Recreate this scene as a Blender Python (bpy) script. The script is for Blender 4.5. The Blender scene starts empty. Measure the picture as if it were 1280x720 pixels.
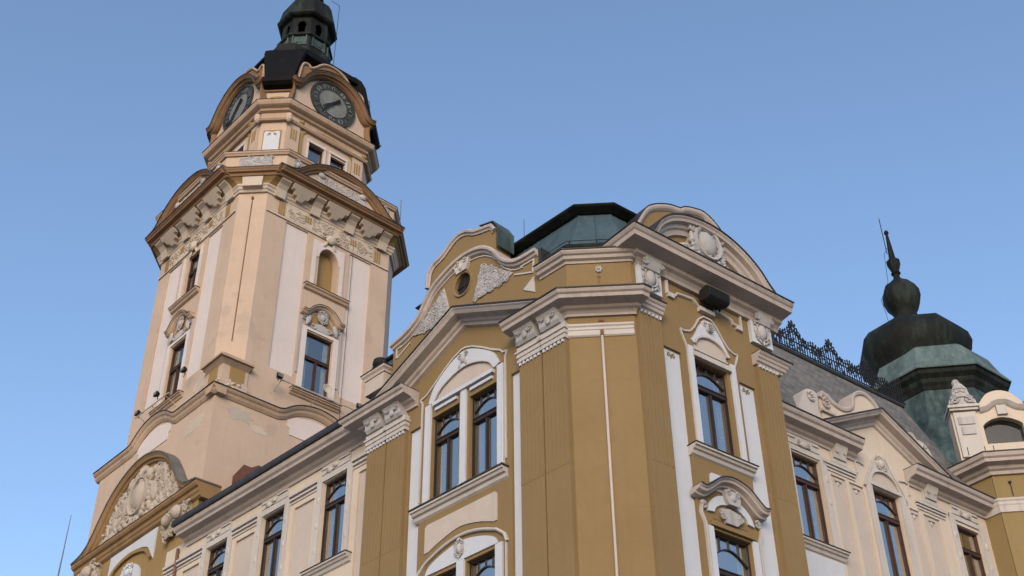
import bpy, math, random
from math import sin, cos, pi, radians, sqrt, atan2, hypot
from mathutils import Vector, Matrix
from mathutils.geometry import tessellate_polygon
random.seed(7)
scene = bpy.context.scene
COL = scene.collection

# ------------------------------------------------------------------ materials
def new_mat(name):
    m = bpy.data.materials.new(name); m.use_nodes = True
    nt = m.node_tree
    for n in list(nt.nodes): nt.nodes.remove(n)
    return m, nt
class NT:
    def __init__(s, nt): s.nt = nt
    def n(s, t, **k):
        nd = s.nt.nodes.new(t)
        for a, b in k.items():
            if a.startswith('i_'):
                nm = a[2:]
                nd.inputs[int(nm) if nm.isdigit() else nm.replace('_', ' ')].default_value = b
            else: setattr(nd, a, b)
        return nd
    def l(s, a, b): s.nt.links.new(a, b)
def pos_scaled(t, sx, sy, sz):
    g = t.n('ShaderNodeNewGeometry'); mp = t.n('ShaderNodeMapping')
    mp.inputs['Scale'].default_value = (sx, sy, sz)
    t.l(g.outputs['Position'], mp.inputs['Vector']); return mp.outputs['Vector']
def noise(t, sc, scale=1.0, detail=6, rough=.6, vec=None):
    v = vec if vec is not None else pos_scaled(t, *sc)
    n = t.n('ShaderNodeTexNoise'); n.inputs['Scale'].default_value = scale
    n.inputs['Detail'].default_value = detail; n.inputs['Roughness'].default_value = rough
    t.l(v, n.inputs['Vector']); return n.outputs['Fac']
def ramp(t, fac, stops):
    r = t.n('ShaderNodeValToRGB'); el = r.color_ramp.elements
    el[0].position, el[0].color = stops[0][0], (*stops[0][1], 1)
    el[1].position, el[1].color = stops[-1][0], (*stops[-1][1], 1)
    for p, c in stops[1:-1]:
        e = el.new(p); e.color = (*c, 1)
    t.l(fac, r.inputs['Fac']); return r.outputs['Color']
def mix(t, fac, a, b, mode='MIX'):
    m = t.n('ShaderNodeMix', data_type='RGBA', blend_type=mode)
    if isinstance(fac, float): m.inputs[0].default_value = fac
    else: t.l(fac, m.inputs[0])
    for i, x in ((6, a), (7, b)):
        if isinstance(x, tuple): m.inputs[i].default_value = (*x, 1)
        else: t.l(x, m.inputs[i])
    return m.outputs[2]
def maprange(t, v, a, b, c=0., d=1.):
    m = t.n('ShaderNodeMapRange'); t.l(v, m.inputs[0])
    for i, x in enumerate((a, b, c, d)): m.inputs[i + 1].default_value = x
    return m.outputs[0]
def math_(t, op, a, b=None):
    m = t.n('ShaderNodeMath', operation=op)
    for i, x in enumerate((a, b)):
        if x is None: continue
        if isinstance(x, (int, float)): m.inputs[i].default_value = x
        else: t.l(x, m.inputs[i])
    return m.outputs[0]
def finish(t, color, rough=.85, metal=0., bump=None, bstr=.3, bdist=.01, spec=.3):
    p = t.n('ShaderNodeBsdfPrincipled'); o = t.n('ShaderNodeOutputMaterial')
    if isinstance(color, tuple): p.inputs['Base Color'].default_value = (*color, 1)
    else: t.l(color, p.inputs['Base Color'])
    if isinstance(rough, float): p.inputs['Roughness'].default_value = rough
    else: t.l(rough, p.inputs['Roughness'])
    p.inputs['Metallic'].default_value = metal
    p.inputs['Specular IOR Level'].default_value = spec
    if bump is not None:
        b = t.n('ShaderNodeBump'); b.inputs['Strength'].default_value = bstr; b.inputs['Distance'].default_value = bdist
        t.l(bump, b.inputs['Height']); t.l(b.outputs['Normal'], p.inputs['Normal'])
    t.l(p.outputs[0], o.inputs['Surface'])
def plaster(name, c, vary=.12, dirt=.35, dirtc=(.16, .13, .10), joints=0., patch=None, bscale=18, streak=True):
    c = tuple(x * .74 for x in c); dirtc = tuple(x * .74 for x in dirtc); patch = tuple(x * .74 for x in patch) if patch else None
    m, nt = new_mat(name); t = NT(nt)
    big = noise(t, (1, 1, 1), .55, 5, .65)
    fine = noise(t, (1, 1, 1), 6.0, 8, .7)
    dk = tuple(x * (1 - vary) for x in c); lt = tuple(min(1, x * (1 + vary)) for x in c)
    col = ramp(t, big, [(.3, dk), (.5, c), (.72, lt)])
    col = mix(t, maprange(t, fine, .35, .75, 0., .22), col, tuple(x * .72 for x in c))
    if streak:
        st = noise(t, (3.6, 3.6, .20), 1.0, 8, .72)
        col = mix(t, maprange(t, st, .52, .76, 0., dirt), col, dirtc)
        sp = noise(t, (1, 1, 1), 2.3, 9, .75)
        col = mix(t, maprange(t, sp, .64, .78, 0., dirt * .8), col, tuple(x * .8 for x in dirtc))
    if patch:
        pn = noise(t, (1, 1, 1), .9, 4, .55)
        col = mix(t, maprange(t, pn, .62, .66, 0., .5), col, patch)
    h = fine
    if joints:
        g = t.n('ShaderNodeNewGeometry'); s = t.n('ShaderNodeSeparateXYZ'); t.l(g.outputs['Position'], s.inputs[0])
        wob = noise(t, (1, 1, 1), 1.3, 3, .5)
        z = math_(t, 'ADD', s.outputs['Z'], math_(t, 'MULTIPLY', wob, .05))
        f = math_(t, 'FRACT', math_(t, 'DIVIDE', z, .78))
        line = maprange(t, f, 0., .022, 1., 0.)
        brk = maprange(t, noise(t, (1, 1, 1), 1.7, 3, .6), .42, .6, 0., 1.)
        col = mix(t, math_(t, 'MULTIPLY', math_(t, 'MULTIPLY', line, joints), brk), col, tuple(x * .5 for x in c))
    bn = noise(t, (1, 1, 1), bscale, 8, .7)
    finish(t, col, .88, 0., bn, .35, .012, .2)
    return m
M = {}
M['ochre'] = plaster('ochre plaster', (0.279, 0.188, 0.090), .07, .22, (.17, .115, .06), joints=.35, patch=(.245, .18, .108))
M['ochre2'] = plaster('ochre far plaster', (0.306, 0.221, 0.104), .06, .2, (.17, .115, .06))
M['trim'] = plaster('pale trim plaster', (0.583, 0.534, 0.508), .10, .40, (.20, .16, .13))
M['cornice'] = plaster('weathered cornice plaster', (0.511, 0.437, 0.409), .14, .48, (.15, .125, .105))
M['white'] = plaster('white panel plaster', (0.623, 0.640, 0.707), .04, .10, (.36, .33, .31))
M['cream'] = plaster('cream wing plaster', (0.677, 0.568, 0.475), .07, .24, (.28, .21, .15))
M['creampanel'] = plaster('beige panel plaster', (0.581, 0.493, 0.442), .06, .2, (.26, .21, .16))
M['tower'] = plaster('peach tower plaster', (0.591, 0.445, 0.348), .07, .28, (.38, .27, .20), patch=(.45, .35, .30))
M['towerpanel'] = plaster('pale pink tower panel', (0.721, 0.632, 0.610), .05, .18, (.36, .29, .25))
M['brown'] = plaster('brown cornice paint', (0.260, 0.151, 0.086), .18, .6, (.09, .055, .03))
M['towerc'] = plaster('worn tan tower cornice', (0.506, 0.363, 0.269), .14, .5, (.13, .09, .06))
M['brownbay'] = plaster('weathered ochre bay cornice', (0.306, 0.189, 0.095), .16, .6, (.10, .065, .035))
M['towertrim'] = plaster('peach stucco trim', (0.609, 0.507, 0.427), .08, .35, (.30, .22, .17))
M['baystucco'] = plaster('weathered bay stucco', (.50, .42, .36), .14, .75, (.17, .13, .10), bscale=30)
M['patchgrey'] = plaster('bare grey render', (0.476, 0.418, 0.352), .15, .5, (.18, .14, .11))
M['patchpale'] = plaster('pale filler patch', (0.610, 0.504, 0.414), .12, .4, (.30, .25, .2))
M['relief'] = plaster('stucco relief', (0.491, 0.466, 0.478), .12, .75, (.17, .14, .12), bscale=30)
M['darkwood'] = None
def simple(name, c, rough=.6, metal=0., vary=.25, sc=8., bstr=.2):
    m, nt = new_mat(name); t = NT(nt)
    n = noise(t, (1, 1, 1), sc, 6, .65)
    col = ramp(t, n, [(.3, tuple(x * (1 - vary) for x in c)), (.7, tuple(min(1, x * (1 + vary)) for x in c))])
    finish(t, col, rough, metal, n, bstr, .01, .35); return m
M['frame'] = simple('dark brown window wood', (.022, .014, .011), .5)
M['framewarm'] = simple('worn brown window wood', (0.045, 0.020, 0.014), .55)
M['iron'] = simple('wrought iron', (.007, .007, .008), .75, 0.)
M['gutter'] = simple('dark sheet metal', (.03, .028, .028), .55, .2, .4, 5.)
M['leadgrey'] = simple('grey lead sheet', (.12, .12, .12), .6, .2, .3, 3.)
M['curtain'] = simple('white curtain', (.80, .77, .74), .9, 0., .1)
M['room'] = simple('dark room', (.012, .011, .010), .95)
M['ochrebay'] = plaster('golden bay plaster', (0.355, 0.232, 0.098), .1, .35, (.14, .09, .04))
M['redtile'] = simple('old red tile', (.085, .035, .026), .85, 0., .4, 7., .6)
M['asphalt'] = simple('asphalt', (.05, .05, .052), .9, 0., .2, 3.)
M['paving'] = simple('stone paving', (.19, .18, .165), .85, 0., .2, 2.)
M['dish'] = simple('white enamel', (.55, .52, .48), .5, 0., .08)
M['joint'] = simple('brown rust joint', (.16, .08, .045), .8, 0., .3)
M['clockring'] = simple('clock iron ring', (.035, .038, .038), .7, .1, .35, 6.)
def clockglass():
    m, nt = new_mat('clock dial stone'); t = NT(nt)
    n = noise(t, (1, 1, 1), 2.2, 7, .7)
    col = ramp(t, n, [(.3, (.085, .095, .09)), (.55, (.15, .155, .145)), (.75, (.24, .235, .215))])
    finish(t, col, .6, 0., n, .2); return m
M['dial'] = clockglass()
def copper(name, a, b, c, st=1.):
    m, nt = new_mat(name); t = NT(nt)
    n1 = noise(t, (1, 1, .5), .9, 7, .7); n2 = noise(t, (4, 4, .35), 1.0, 6, .65)
    s = math_(t, 'ADD', math_(t, 'MULTIPLY', n1, .55), math_(t, 'MULTIPLY', n2, .45))
    col = ramp(t, s, [(.34, a), (.5, b), (.68, c)])
    g = t.n('ShaderNodeNewGeometry'); se = t.n('ShaderNodeSeparateXYZ'); t.l(g.outputs['Position'], se.inputs[0])
    f = math_(t, 'FRACT', math_(t, 'DIVIDE', se.outputs['Z'], .62))
    seam = maprange(t, f, 0., .03, 1., 0.)
    col = mix(t, math_(t, 'MULTIPLY', seam, .35), col, tuple(x * .4 for x in a))
    finish(t, col, .68, 0., n2, .45, .02, .12); return m
M['copper'] = copper('green copper patina', (.010, .014, .014), (.040, .062, .064), (.11, .15, .145))
M['copperdark'] = copper('dark tarnished copper', (.006, .006, .006), (.011, .013, .012), (.032, .045, .040))
M['copperskirt'] = copper('pale green copper skirt', (.035, .05, .05), (.085, .12, .122), (.15, .195, .19))
M['black'] = copper('black tarnished copper', (.0015, .001, .001), (.002, .0015, .0015), (.006, .005, .005))
M['coppersheet'] = copper('green copper sheet roof', (.032, .052, .062), (.050, .078, .098), (.072, .105, .118))
def slate(ang):
    m, nt = new_mat('grey slate roof'); t = NT(nt)
    g = t.n('ShaderNodeNewGeometry'); d = t.n('ShaderNodeVectorMath', operation='DOT_PRODUCT')
    t.l(g.outputs['Position'], d.inputs[0]); d.inputs[1].default_value = (sin(radians(ang)), cos(radians(ang)), 0)
    s = t.n('ShaderNodeSeparateXYZ'); t.l(g.outputs['Position'], s.inputs[0])
    c = t.n('ShaderNodeCombineXYZ'); t.l(d.outputs['Value'], c.inputs[0]); t.l(s.outputs['Z'], c.inputs[1])
    b = t.n('ShaderNodeTexBrick'); t.l(c.outputs[0], b.inputs['Vector'])
    b.inputs['Color1'].default_value = (.155, .147, .137, 1); b.inputs['Color2'].default_value = (.088, .084, .08, 1)
    b.inputs['Mortar'].default_value = (.045, .042, .04, 1); b.inputs['Scale'].default_value = 1.
    b.inputs['Brick Width'].default_value = .24; b.inputs['Row Height'].default_value = .13; b.inputs['Mortar Size'].default_value = .009
    n = noise(t, (1, 1, 1), 1.6, 7, .7)
    col = mix(t, maprange(t, n, .45, .75, 0., .55), b.outputs['Color'], (.22, .205, .185))
    n2 = noise(t, (1, 1, 1), 5., 5, .6)
    col = mix(t, maprange(t, n2, .66, .74, 0., .6), col, (.04, .04, .036))
    finish(t, col, .8, 0., b.outputs['Fac'], .5, -.02, .3); return m
M['slate'] = slate(52.17)
def glass(nm, fac):
    m, nt = new_mat(nm); t = NT(nt)
    n = noise(t, (1, 1, 1), .8, 2, .5)
    bp = t.n('ShaderNodeBump'); bp.inputs['Strength'].default_value = .06; bp.inputs['Distance'].default_value = .05; t.l(n, bp.inputs['Height'])
    gl = t.n('ShaderNodeBsdfGlossy'); gl.inputs['Roughness'].default_value = .015; gl.inputs['Color'].default_value = (.92, .87, .82, 1)
    t.l(bp.outputs[0], gl.inputs['Normal'])
    tr = t.n('ShaderNodeBsdfTransparent'); tr.inputs['Color'].default_value = (.75, .77, .76, 1)
    mx = t.n('ShaderNodeMixShader'); mx.inputs[0].default_value = fac
    t.l(tr.outputs[0], mx.inputs[1]); t.l(gl.outputs[0], mx.inputs[2])
    o = t.n('ShaderNodeOutputMaterial'); t.l(mx.outputs[0], o.inputs['Surface']); return m
M['glass'] = glass('window glass', .50)
M['towerglass'] = glass('dark tower glass', .24)
M['darkglass'] = glass('dim dormer glass', .03)

# ------------------------------------------------------------------ frames and mesh builder
class Fr:
    """a facade plane: u along it, z up, d outward"""
    def __init__(s, x, y, ang):
        a = radians(ang); s.P = Vector((x, y, 0)); s.t = Vector((sin(a), cos(a), 0))
        n = Vector((s.t.y, -s.t.x, 0))
        if n.dot(s.P) > 0: n = -n
        s.n = n
    def pt(s, u, z, d=0.): return s.P + s.t * u + s.n * d + Vector((0, 0, z))
    def off(s, d, u=0.):
        f = Fr.__new__(Fr); f.t = s.t; f.n = s.n; f.P = s.P + s.n * d + s.t * u; return f

class MB:
    def __init__(s): s.v = []; s.f = []
    def add(s, vs, fs):
        o = len(s.v); s.v += [tuple(v) for v in vs]; s.f += [tuple(i + o for i in f) for f in fs]; return s
    def hexa(s, p):   # 8 points bottom 4 then top 4
        return s.add(p, [(0, 1, 2, 3), (7, 6, 5, 4), (0, 4, 5, 1), (1, 5, 6, 2), (2, 6, 7, 3), (3, 7, 4, 0)])
    def box(s, fr, u0, u1, z0, z1, d0, d1):
        return s.hexa([fr.pt(u0, z0, d0), fr.pt(u1, z0, d0), fr.pt(u1, z0, d1), fr.pt(u0, z0, d1),
                       fr.pt(u0, z1, d0), fr.pt(u1, z1, d0), fr.pt(u1, z1, d1), fr.pt(u0, z1, d1)])
    def prism(s, fr, poly, d0, d1, holes=()):
        loops = [list(poly)] + [list(h) for h in holes]
        flat = [p for l in loops for p in l]
        tris = tessellate_polygon([[Vector((p[0], p[1], 0)) for p in l] for l in loops])
        n = len(flat)
        vs = [fr.pt(u, z, d1) for u, z in flat] + [fr.pt(u, z, d0) for u, z in flat]
        fs = [tuple(tr) for tr in tris] + [tuple(i + n for i in reversed(tr)) for tr in tris]
        o = 0
        for l in loops:
            k = len(l)
            for i in range(k):
                a, b = o + i, o + (i + 1) % k; fs.append((a, b, b + n, a + n))
            o += k
        return s.add(vs, fs)
    def vprism(s, xy, z0, z1):
        n = len(xy)
        vs = [(x, y, z0) for x, y in xy] + [(x, y, z1) for x, y in xy]
        tris = tessellate_polygon([[Vector((x, y, 0)) for x, y in xy]])
        fs = [tuple(reversed(t)) for t in tris] + [tuple(i + n for i in t) for t in tris]
        for i in range(n):
            j = (i + 1) % n; fs.append((i, j, j + n, i + n))
        return s.add(vs, fs)
    def loft(s, rings, cap=True, closed=True):
        n = len(rings[0]); vs = [p for r in rings for p in r]; fs = []
        for k in range(len(rings) - 1):
            for i in range(n if closed else n - 1):
                j = (i + 1) % n; fs.append((k * n + i, k * n + j, (k + 1) * n + j, (k + 1) * n + i))
        if cap: fs += [tuple(range(n - 1, -1, -1)), tuple((len(rings) - 1) * n + i for i in range(n))]
        return s.add(vs, fs)
    def sweep(s, fr, path, prof, closed=False):
        """profile (r,d) carried along a path (u,z) in the facade plane; r points to the left-hand normal (up when u grows)"""
        n = len(path); rings = []
        for i, (u, z) in enumerate(path):
            def seg(a, b):
                du, dz = b[0] - a[0], b[1] - a[1]; L = hypot(du, dz) or 1e-9; return (-dz / L, du / L)
            if closed: n1 = seg(path[i - 1], path[i]); n2 = seg(path[i], path[(i + 1) % n])
            else:
                n1 = seg(path[i - 1], path[i]) if i else seg(path[0], path[1])
                n2 = seg(path[i], path[i + 1]) if i < n - 1 else n1
            mx, mz = n1[0] + n2[0], n1[1] + n2[1]; L = mx * mx + mz * mz
            k = 2 / L if L > .35 else 2 / .35
            mx *= k; mz *= k
            rings.append([fr.pt(u + mx * r, z + mz * r, d) for r, d in prof])
        if closed:
            rings.append(rings[0]); return s.loft(rings, cap=False)
        return s.loft(rings)
    def hsweep(s, pts, prof, ztop, closed=False, flip=1):
        """profile (out,z) carried along a horizontal world path; out is the right-hand side of travel times flip"""
        n = len(pts); rings = []
        for i in range(n):
            def seg(a, b):
                dx, dy = b[0] - a[0], b[1] - a[1]; L = hypot(dx, dy); return (dy / L * flip, -dx / L * flip)
            if closed: n1 = seg(pts[i - 1], pts[i]); n2 = seg(pts[i], pts[(i + 1) % n])
            else:
                n1 = seg(pts[i - 1], pts[i]) if i else seg(pts[0], pts[1])
                n2 = seg(pts[i], pts[i + 1]) if i < n - 1 else n1
            mx, my = n1[0] + n2[0], n1[1] + n2[1]; k = 2 / (mx * mx + my * my)
            rings.append([(pts[i][0] + mx * k * o, pts[i][1] + my * k * o, ztop + z) for o, z in prof])
        if closed:
            rings.append(rings[0]); return s.loft(rings, cap=False)
        return s.loft(rings)
    def tube(s, pts, r, n=6, r2=None):
        pts = [Vector(p) for p in pts]; rings = []
        for i, p in enumerate(pts):
            d = (pts[min(i + 1, len(pts) - 1)] - pts[max(i - 1, 0)]).normalized()
            a = d.cross(Vector((0, 0, 1)));
            if a.length < .05: a = d.cross(Vector((1, 0, 0)))
            a.normalize(); b = d.cross(a)
            rr = r if r2 is None else r + (r2 - r) * i / (len(pts) - 1)
            rings.append([p + a * rr * cos(2 * pi * k / n) + b * rr * sin(2 * pi * k / n) for k in range(n)])
        return s.loft(rings)
    def lathe(s, c, prof, n=8, phase=0.):
        rings = [[Vector((c[0] + r * cos(phase + 2 * pi * k / n), c[1] + r * sin(phase + 2 * pi * k / n), z)) for k in range(n)] for r, z in prof]
        return s.loft(rings)
    def ell(s, fr, u, z, d, ru, rz, rd, rot=0., n=8, m=5):
        rings = []
        for i in range(m + 1):
            th = pi * i / m; w = max(sin(th), .03)
            ring = []
            for k in range(n):
                ph = 2 * pi * k / n; a = ru * w * cos(ph); c = rd * w * sin(ph); b = rz * cos(th)
                ring.append(fr.pt(u + a * cos(rot) - b * sin(rot), z + a * sin(rot) + b * cos(rot), d + c))
            rings.append(ring)
        return s.loft(rings)
    def curl(s, fr, u, z, d, R, a0, turns, r, sgn=1, squash=1.):
        pts = []; N = max(8, int(12 * turns))
        for i in range(N + 1):
            q = i / N; a = a0 + sgn * 2 * pi * turns * q; rr = R * (1 - .82 * q)
            pts.append(fr.pt(u + rr * cos(a), z + rr * sin(a) * squash, d + .3 * r * q))
        return s.tube(pts, r, 6, r * .55)
    def build(s, name, mat, parent=None, smooth=False, bevel=0., loc=None):
        me = bpy.data.meshes.new(name)
        o = bpy.data.objects.new(name, me); COL.objects.link(o)
        L = Vector((0, 0, 0))
        if loc is not None: L = Vector(loc)
        elif parent is not None:
            r = parent
            while r.parent: r = r.parent
            L = r.location.copy()
        me.from_pydata([(v[0] - L.x, v[1] - L.y, v[2] - L.z) for v in s.v], [], s.f)
        import bmesh
        bm = bmesh.new(); bm.from_mesh(me)
        bmesh.ops.remove_doubles(bm, verts=bm.verts, dist=.0004)
        bmesh.ops.recalc_face_normals(bm, faces=bm.faces)
        bm.to_mesh(me); bm.free()
        me.materials.append(M[mat] if isinstance(mat, str) else mat)
        if smooth or name in ('onion_dome', 'onion_ball', 'relief', 'ornament', 'coat_of_arms', 'rosette', 'finial', 'moulding', 'capital'):
            for p in me.polygons: p.use_smooth = True
            if not smooth: me.set_sharp_from_angle(angle=radians(42))
        if name in ('onion_dome', 'onion_ball'): me.set_sharp_from_angle(angle=radians(50))
        if parent is not None: o.parent = parent
        else: o.location = L
        if bevel:
            b = o.modifiers.new('bevel', 'BEVEL'); b.width = bevel; b.segments = 2; b.limit_method = 'ANGLE'; b.angle_limit = radians(40)
        return o
def thing(name, label, cat, loc, group=None):
    o = bpy.data.objects.new(name, None); COL.objects.link(o); o.location = loc; o.empty_display_size = .2
    o['label'] = label; o['category'] = cat
    if group: o['group'] = group
    return o
def tag(o, label, cat, group=None):
    o['label'] = label; o['category'] = cat
    if group: o['group'] = group
    return o
def cr(pts, k=5, closed=False):
    """smooth curve through points"""
    out = []; n = len(pts); R = n if closed else n - 1
    for i in range(R):
        p = [pts[(i + j) % n] if closed else pts[min(max(i + j, 0), n - 1)] for j in (-1, 0, 1, 2)]
        for q in range(k):
            t = q / k
            out.append(tuple(.5 * ((2 * p[1][c]) + (-p[0][c] + p[2][c]) * t + (2 * p[0][c] - 5 * p[1][c] + 4 * p[2][c] - p[3][c]) * t * t
                                   + (-p[0][c] + 3 * p[1][c] - 3 * p[2][c] + p[3][c]) * t ** 3) for c in (0, 1)))
    if not closed: out.append(tuple(pts[-1]))
    return out
def arc(uc, zc, r, a0, a1, n=14, rz=None):
    rz = rz or r
    return [(uc + r * cos(radians(a0 + (a1 - a0) * i / n)), zc + rz * sin(radians(a0 + (a1 - a0) * i / n))) for i in range(n + 1)]
def rect(u0, u1, z0, z1): return [(u0, z0), (u1, z0), (u1, z1), (u0, z1)]
def inside(p, poly):
    r = False; n = len(poly)
    for i in range(n):
        (x1, y1), (x2, y2) = poly[i], poly[i - 1]
        if (y1 > p[1]) != (y2 > p[1]) and p[0] < (x2 - x1) * (p[1] - y1) / (y2 - y1) + x1: r = not r
    return r

# ------------------------------------------------------------------ ornament
def cartouche(mb, fr, u, z, w, h, d, rnd):
    mb.ell(fr, u, z, d, w * .25, h * .27, .10 * w + .03, 0, 12, 8)
    mb.sweep(fr, [(u + w * .30 * cos(a), z + h * .33 * sin(a)) for a in [-2 * pi * i / 18 for i in range(18)]], [(-.035 * w, d - .02), (-.02 * w, d + .07 * w), (.03 * w, d + .08 * w), (.05 * w, d - .02)], closed=True)
    for sx in (-1, 1):
        mb.curl(fr, u + sx * w * .36, z + h * .25, d + .02, w * .14, pi / 2, 1.3, .045 * w, sx)
        mb.curl(fr, u + sx * w * .34, z - h * .24, d + .02, w * .13, -pi / 2, 1.3, .045 * w, -sx)
        mb.ell(fr, u + sx * w * .38, z, d, .05 * w, .15 * h, .05 * w, 0)
        mb.ell(fr, u + sx * w * .20, z + h * .40, d + .01, .06 * w, .12 * h, .06 * w, sx * .8)
        mb.ell(fr, u + sx * w * .18, z - h * .38, d + .01, .05 * w, .12 * h, .05 * w, -sx * .8)
    for k in range(5):
        a = (k - 2) * .42
        mb.ell(fr, u + sin(a) * w * .12, z + h * (.37 + .08 * cos(a)), d + .03, .035 * w, .11 * h, .05 * w, -a)
    mb.ell(fr, u, z - h * .43, d + .02, .05 * w, .10 * h, .05 * w)
    for k in range(10):
        mb.ell(fr, u + rnd.uniform(-.4, .4) * w, z + rnd.uniform(-.4, .4) * h, d, rnd.uniform(.03, .06) * w, rnd.uniform(.04, .08) * h, .035 * w + .01, rnd.uniform(0, 3))
def foliage(mb, fr, poly, d, size, count, rnd, plate=True, pd=.03):
    us = [p[0] for p in poly]; zs = [p[1] for p in poly]
    if plate: mb.prism(fr, poly, d - .02, d + pd)
    k = 0; tries = 0
    while k < count and tries < count * 30:
        tries += 1
        p = (rnd.uniform(min(us), max(us)), rnd.uniform(min(zs), max(zs)))
        if not inside(p, poly): continue
        k += 1
        if rnd.random() < .55: mb.curl(fr, p[0], p[1], d + pd, size * rnd.uniform(.6, 1.1), rnd.uniform(0, 6), rnd.uniform(.8, 1.4), size * .2, rnd.choice((-1, 1)))
        else: mb.ell(fr, p[0], p[1], d + pd, size * .28, size * rnd.uniform(.5, .9), size * .3, rnd.uniform(0, 3))

# ------------------------------------------------------------------ windows
def window(par, fr, uc, w, z0, z1, d=-.15, fm='frame', arch=True, sillm=None, sw=None, curtain=True, tfrac=.71, name='window', head=None, blind=None, gm='glass'):
    b = MB(); u0, u1 = uc - w / 2, uc + w / 2; e = .05; zt = z0 + (z1 - z0) * tfrac
    b.box(fr, u0, u0 + e, z0, z1, d - .03, d + .05); b.box(fr, u1 - e, u1, z0, z1, d - .03, d + .05)
    b.box(fr, u0 + e, u1 - e, z1 - e, z1, d - .03, d + .049); b.box(fr, u0 + e, u1 - e, z0, z0 + e, d - .03, d + .049)
    b.box(fr, u0 + e, u1 - e, zt - .045, zt + .045, d - .03, d + .075)
    b.box(fr, u0 + e, u1 - e, zt + .046, zt + .07, d - .03, d + .095)
    b.box(fr, uc - .03, uc + .03, z0 + e, zt - .046, d - .03, d + .06)
    for s in (-1, 1):   # casement stiles
        a = uc + s * .031; c = uc + s * (w / 2 - e - .001)
        lo, hi = min(a, c), max(a, c)
        b.box(fr, lo, lo + .028, z0 + e, zt - .046, d - .03, d + .03); b.box(fr, hi - .028, hi, z0 + e, zt - .046, d - .03, d + .03)
        b.box(fr, lo + .029, hi - .029, z0 + e, z0 + e + .06, d - .03, d + .03)
    if arch:
        zz = zt + (z1 - zt) * .38; hw = w / 2 - e
        pa = [(uc - hw + 2 * hw * i / 12, zz + (z1 - zt) * .30 * sin(pi * i / 12)) for i in range(13)]
        b.sweep(fr, pa, [(-.016, d - .02), (-.016, d + .03), (.016, d + .03), (.016, d - .02)])
        for s in (-1, 1): b.box(fr, uc + s * hw * .55 - .011, uc + s * hw * .55 + .011, zt + (z1 - zt) * .6, z1 - e, d - .02, d + .025)
        b.box(fr, uc - .011, uc + .011, zt + (z1 - zt) * .69, z1 - e, d - .02, d + .024)
    wn = b.build(name, fm, par)
    MB().box(fr, u0 + .02, u1 - .02, z0 + .02, z1 - .02, d - .012, d - .004).build('pane', gm, wn)
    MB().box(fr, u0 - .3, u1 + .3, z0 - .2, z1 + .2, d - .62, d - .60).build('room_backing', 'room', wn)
    if curtain:
        c = MB()
        for s in (-1, 1):
            a = uc + s * (w / 2 - .05); bb = uc + s * (w / 2 - .05 - w * (.20 if s < 0 else .15))
            N = 16; ring = []
            top = []; bot = []
            for i in range(N + 1):
                q = i / N; uu = a + (bb - a) * q; dd = d - .14 + .025 * sin(q * 22)
                top.append(fr.pt(uu, z1 - .05, dd)); bot.append(fr.pt(uu, z0 + .05, dd))
            c.loft([bot, top], cap=False, closed=False)
        c.build('curtain', 'curtain', wn, smooth=True)
    if blind:
        MB().box(fr, u0 + .03, u1 - .03, z1 - blind, z1 - .03, d - .10, d - .08).build('roller_blind', 'leadgrey', wn)
    if sillm:
        sw = sw or w / 2 + .2; s = MB()
        pr = [(-.30, -.02), (.20, -.02), (.20, -.07), (.155, -.08), (.13, -.13), (.08, -.15), (.05, -.22), (0, -.25), (-.30, -.25)]
        s.loft([[fr.pt(uc + q * sw, z0 + z, dd) for dd, z in pr] for q in (-1, 1)]); s.build('sill', sillm, wn)
        MB().box(fr, uc - sw - .02, uc + sw + .02, z0 - .018, z0 + .0, -.2, .225).build('sill_flashing', 'gutter', wn)
    return wn

# ------------------------------------------------------------------ camera (fitted to the photograph's vanishing points)
f = 1620.85; pitch = radians(36.92); roll = radians(-.657)
dv = Vector((0, cos(pitch), sin(pitch))); rv = Vector((1, 0, 0)); uv = rv.cross(dv)
r2 = rv * cos(roll) + uv * sin(roll); u2 = -rv * sin(roll) + uv * cos(roll)
cam = bpy.data.cameras.new('camera'); cam.sensor_width = 36; cam.lens = f / 1280 * 36; cam.clip_end = 6000; cam.clip_start = .1
co = bpy.data.objects.new('camera', cam); COL.objects.link(co); scene.camera = co
mw = Matrix((r2, u2, -dv)).transposed().to_4x4(); mw.translation = Vector((0, 0, 1.7)); co.matrix_world = mw

# ------------------------------------------------------------------ frames of the place
LP = Fr(1.27345, 23.96619, -44.54)          # corner block, left front
RP = Fr(2.76810, 23.87861, 52.17)           # corner block, right front
CHL = 1.4972
CH = Fr(1.27345, 23.96619, 93.3534)         # its cut corner
LW = LP.off(-.30); RW = RP.off(-1.65)
R = random.Random(3)

# ground
g = MB(); g.add([(-900, -900, 0), (900, -900, 0), (900, 900, 0), (-900, 900, 0)], [(0, 1, 2, 3)])
o = g.build('ground', 'paving'); o['kind'] = 'structure'
g = MB(); g.add([(-60, 2, .004), (60, 2, .004), (60, 11, .004), (-60, 11, .004)], [(0, 1, 2, 3)])
o = g.build('road', 'asphalt'); o['kind'] = 'structure'

# ================================================================== TOWN HALL
hall = thing('town_hall', 'large ochre and cream town hall with curved gables and green roofs', 'town hall', LP.pt(0, 0, 0))
def wxy(fr, u, d=0.): p = fr.pt(u, 0, d); return (p.x, p.y)
def inset(poly, o):
    n = len(poly); out = []
    for i in range(n):
        a, b, c = Vector(poly[i - 1]), Vector(poly[i]), Vector(poly[(i + 1) % n])
        d1 = (b - a).normalized(); d2 = (c - b).normalized()
        n1 = Vector((-d1.y, d1.x)); n2 = Vector((-d2.y, d2.x))
        m = n1 + n2; k = 2 / m.length_squared * o; p = b + m * k; out.append((p.x, p.y))
    return out
WB = 0.; ZF = 11.4
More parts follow.
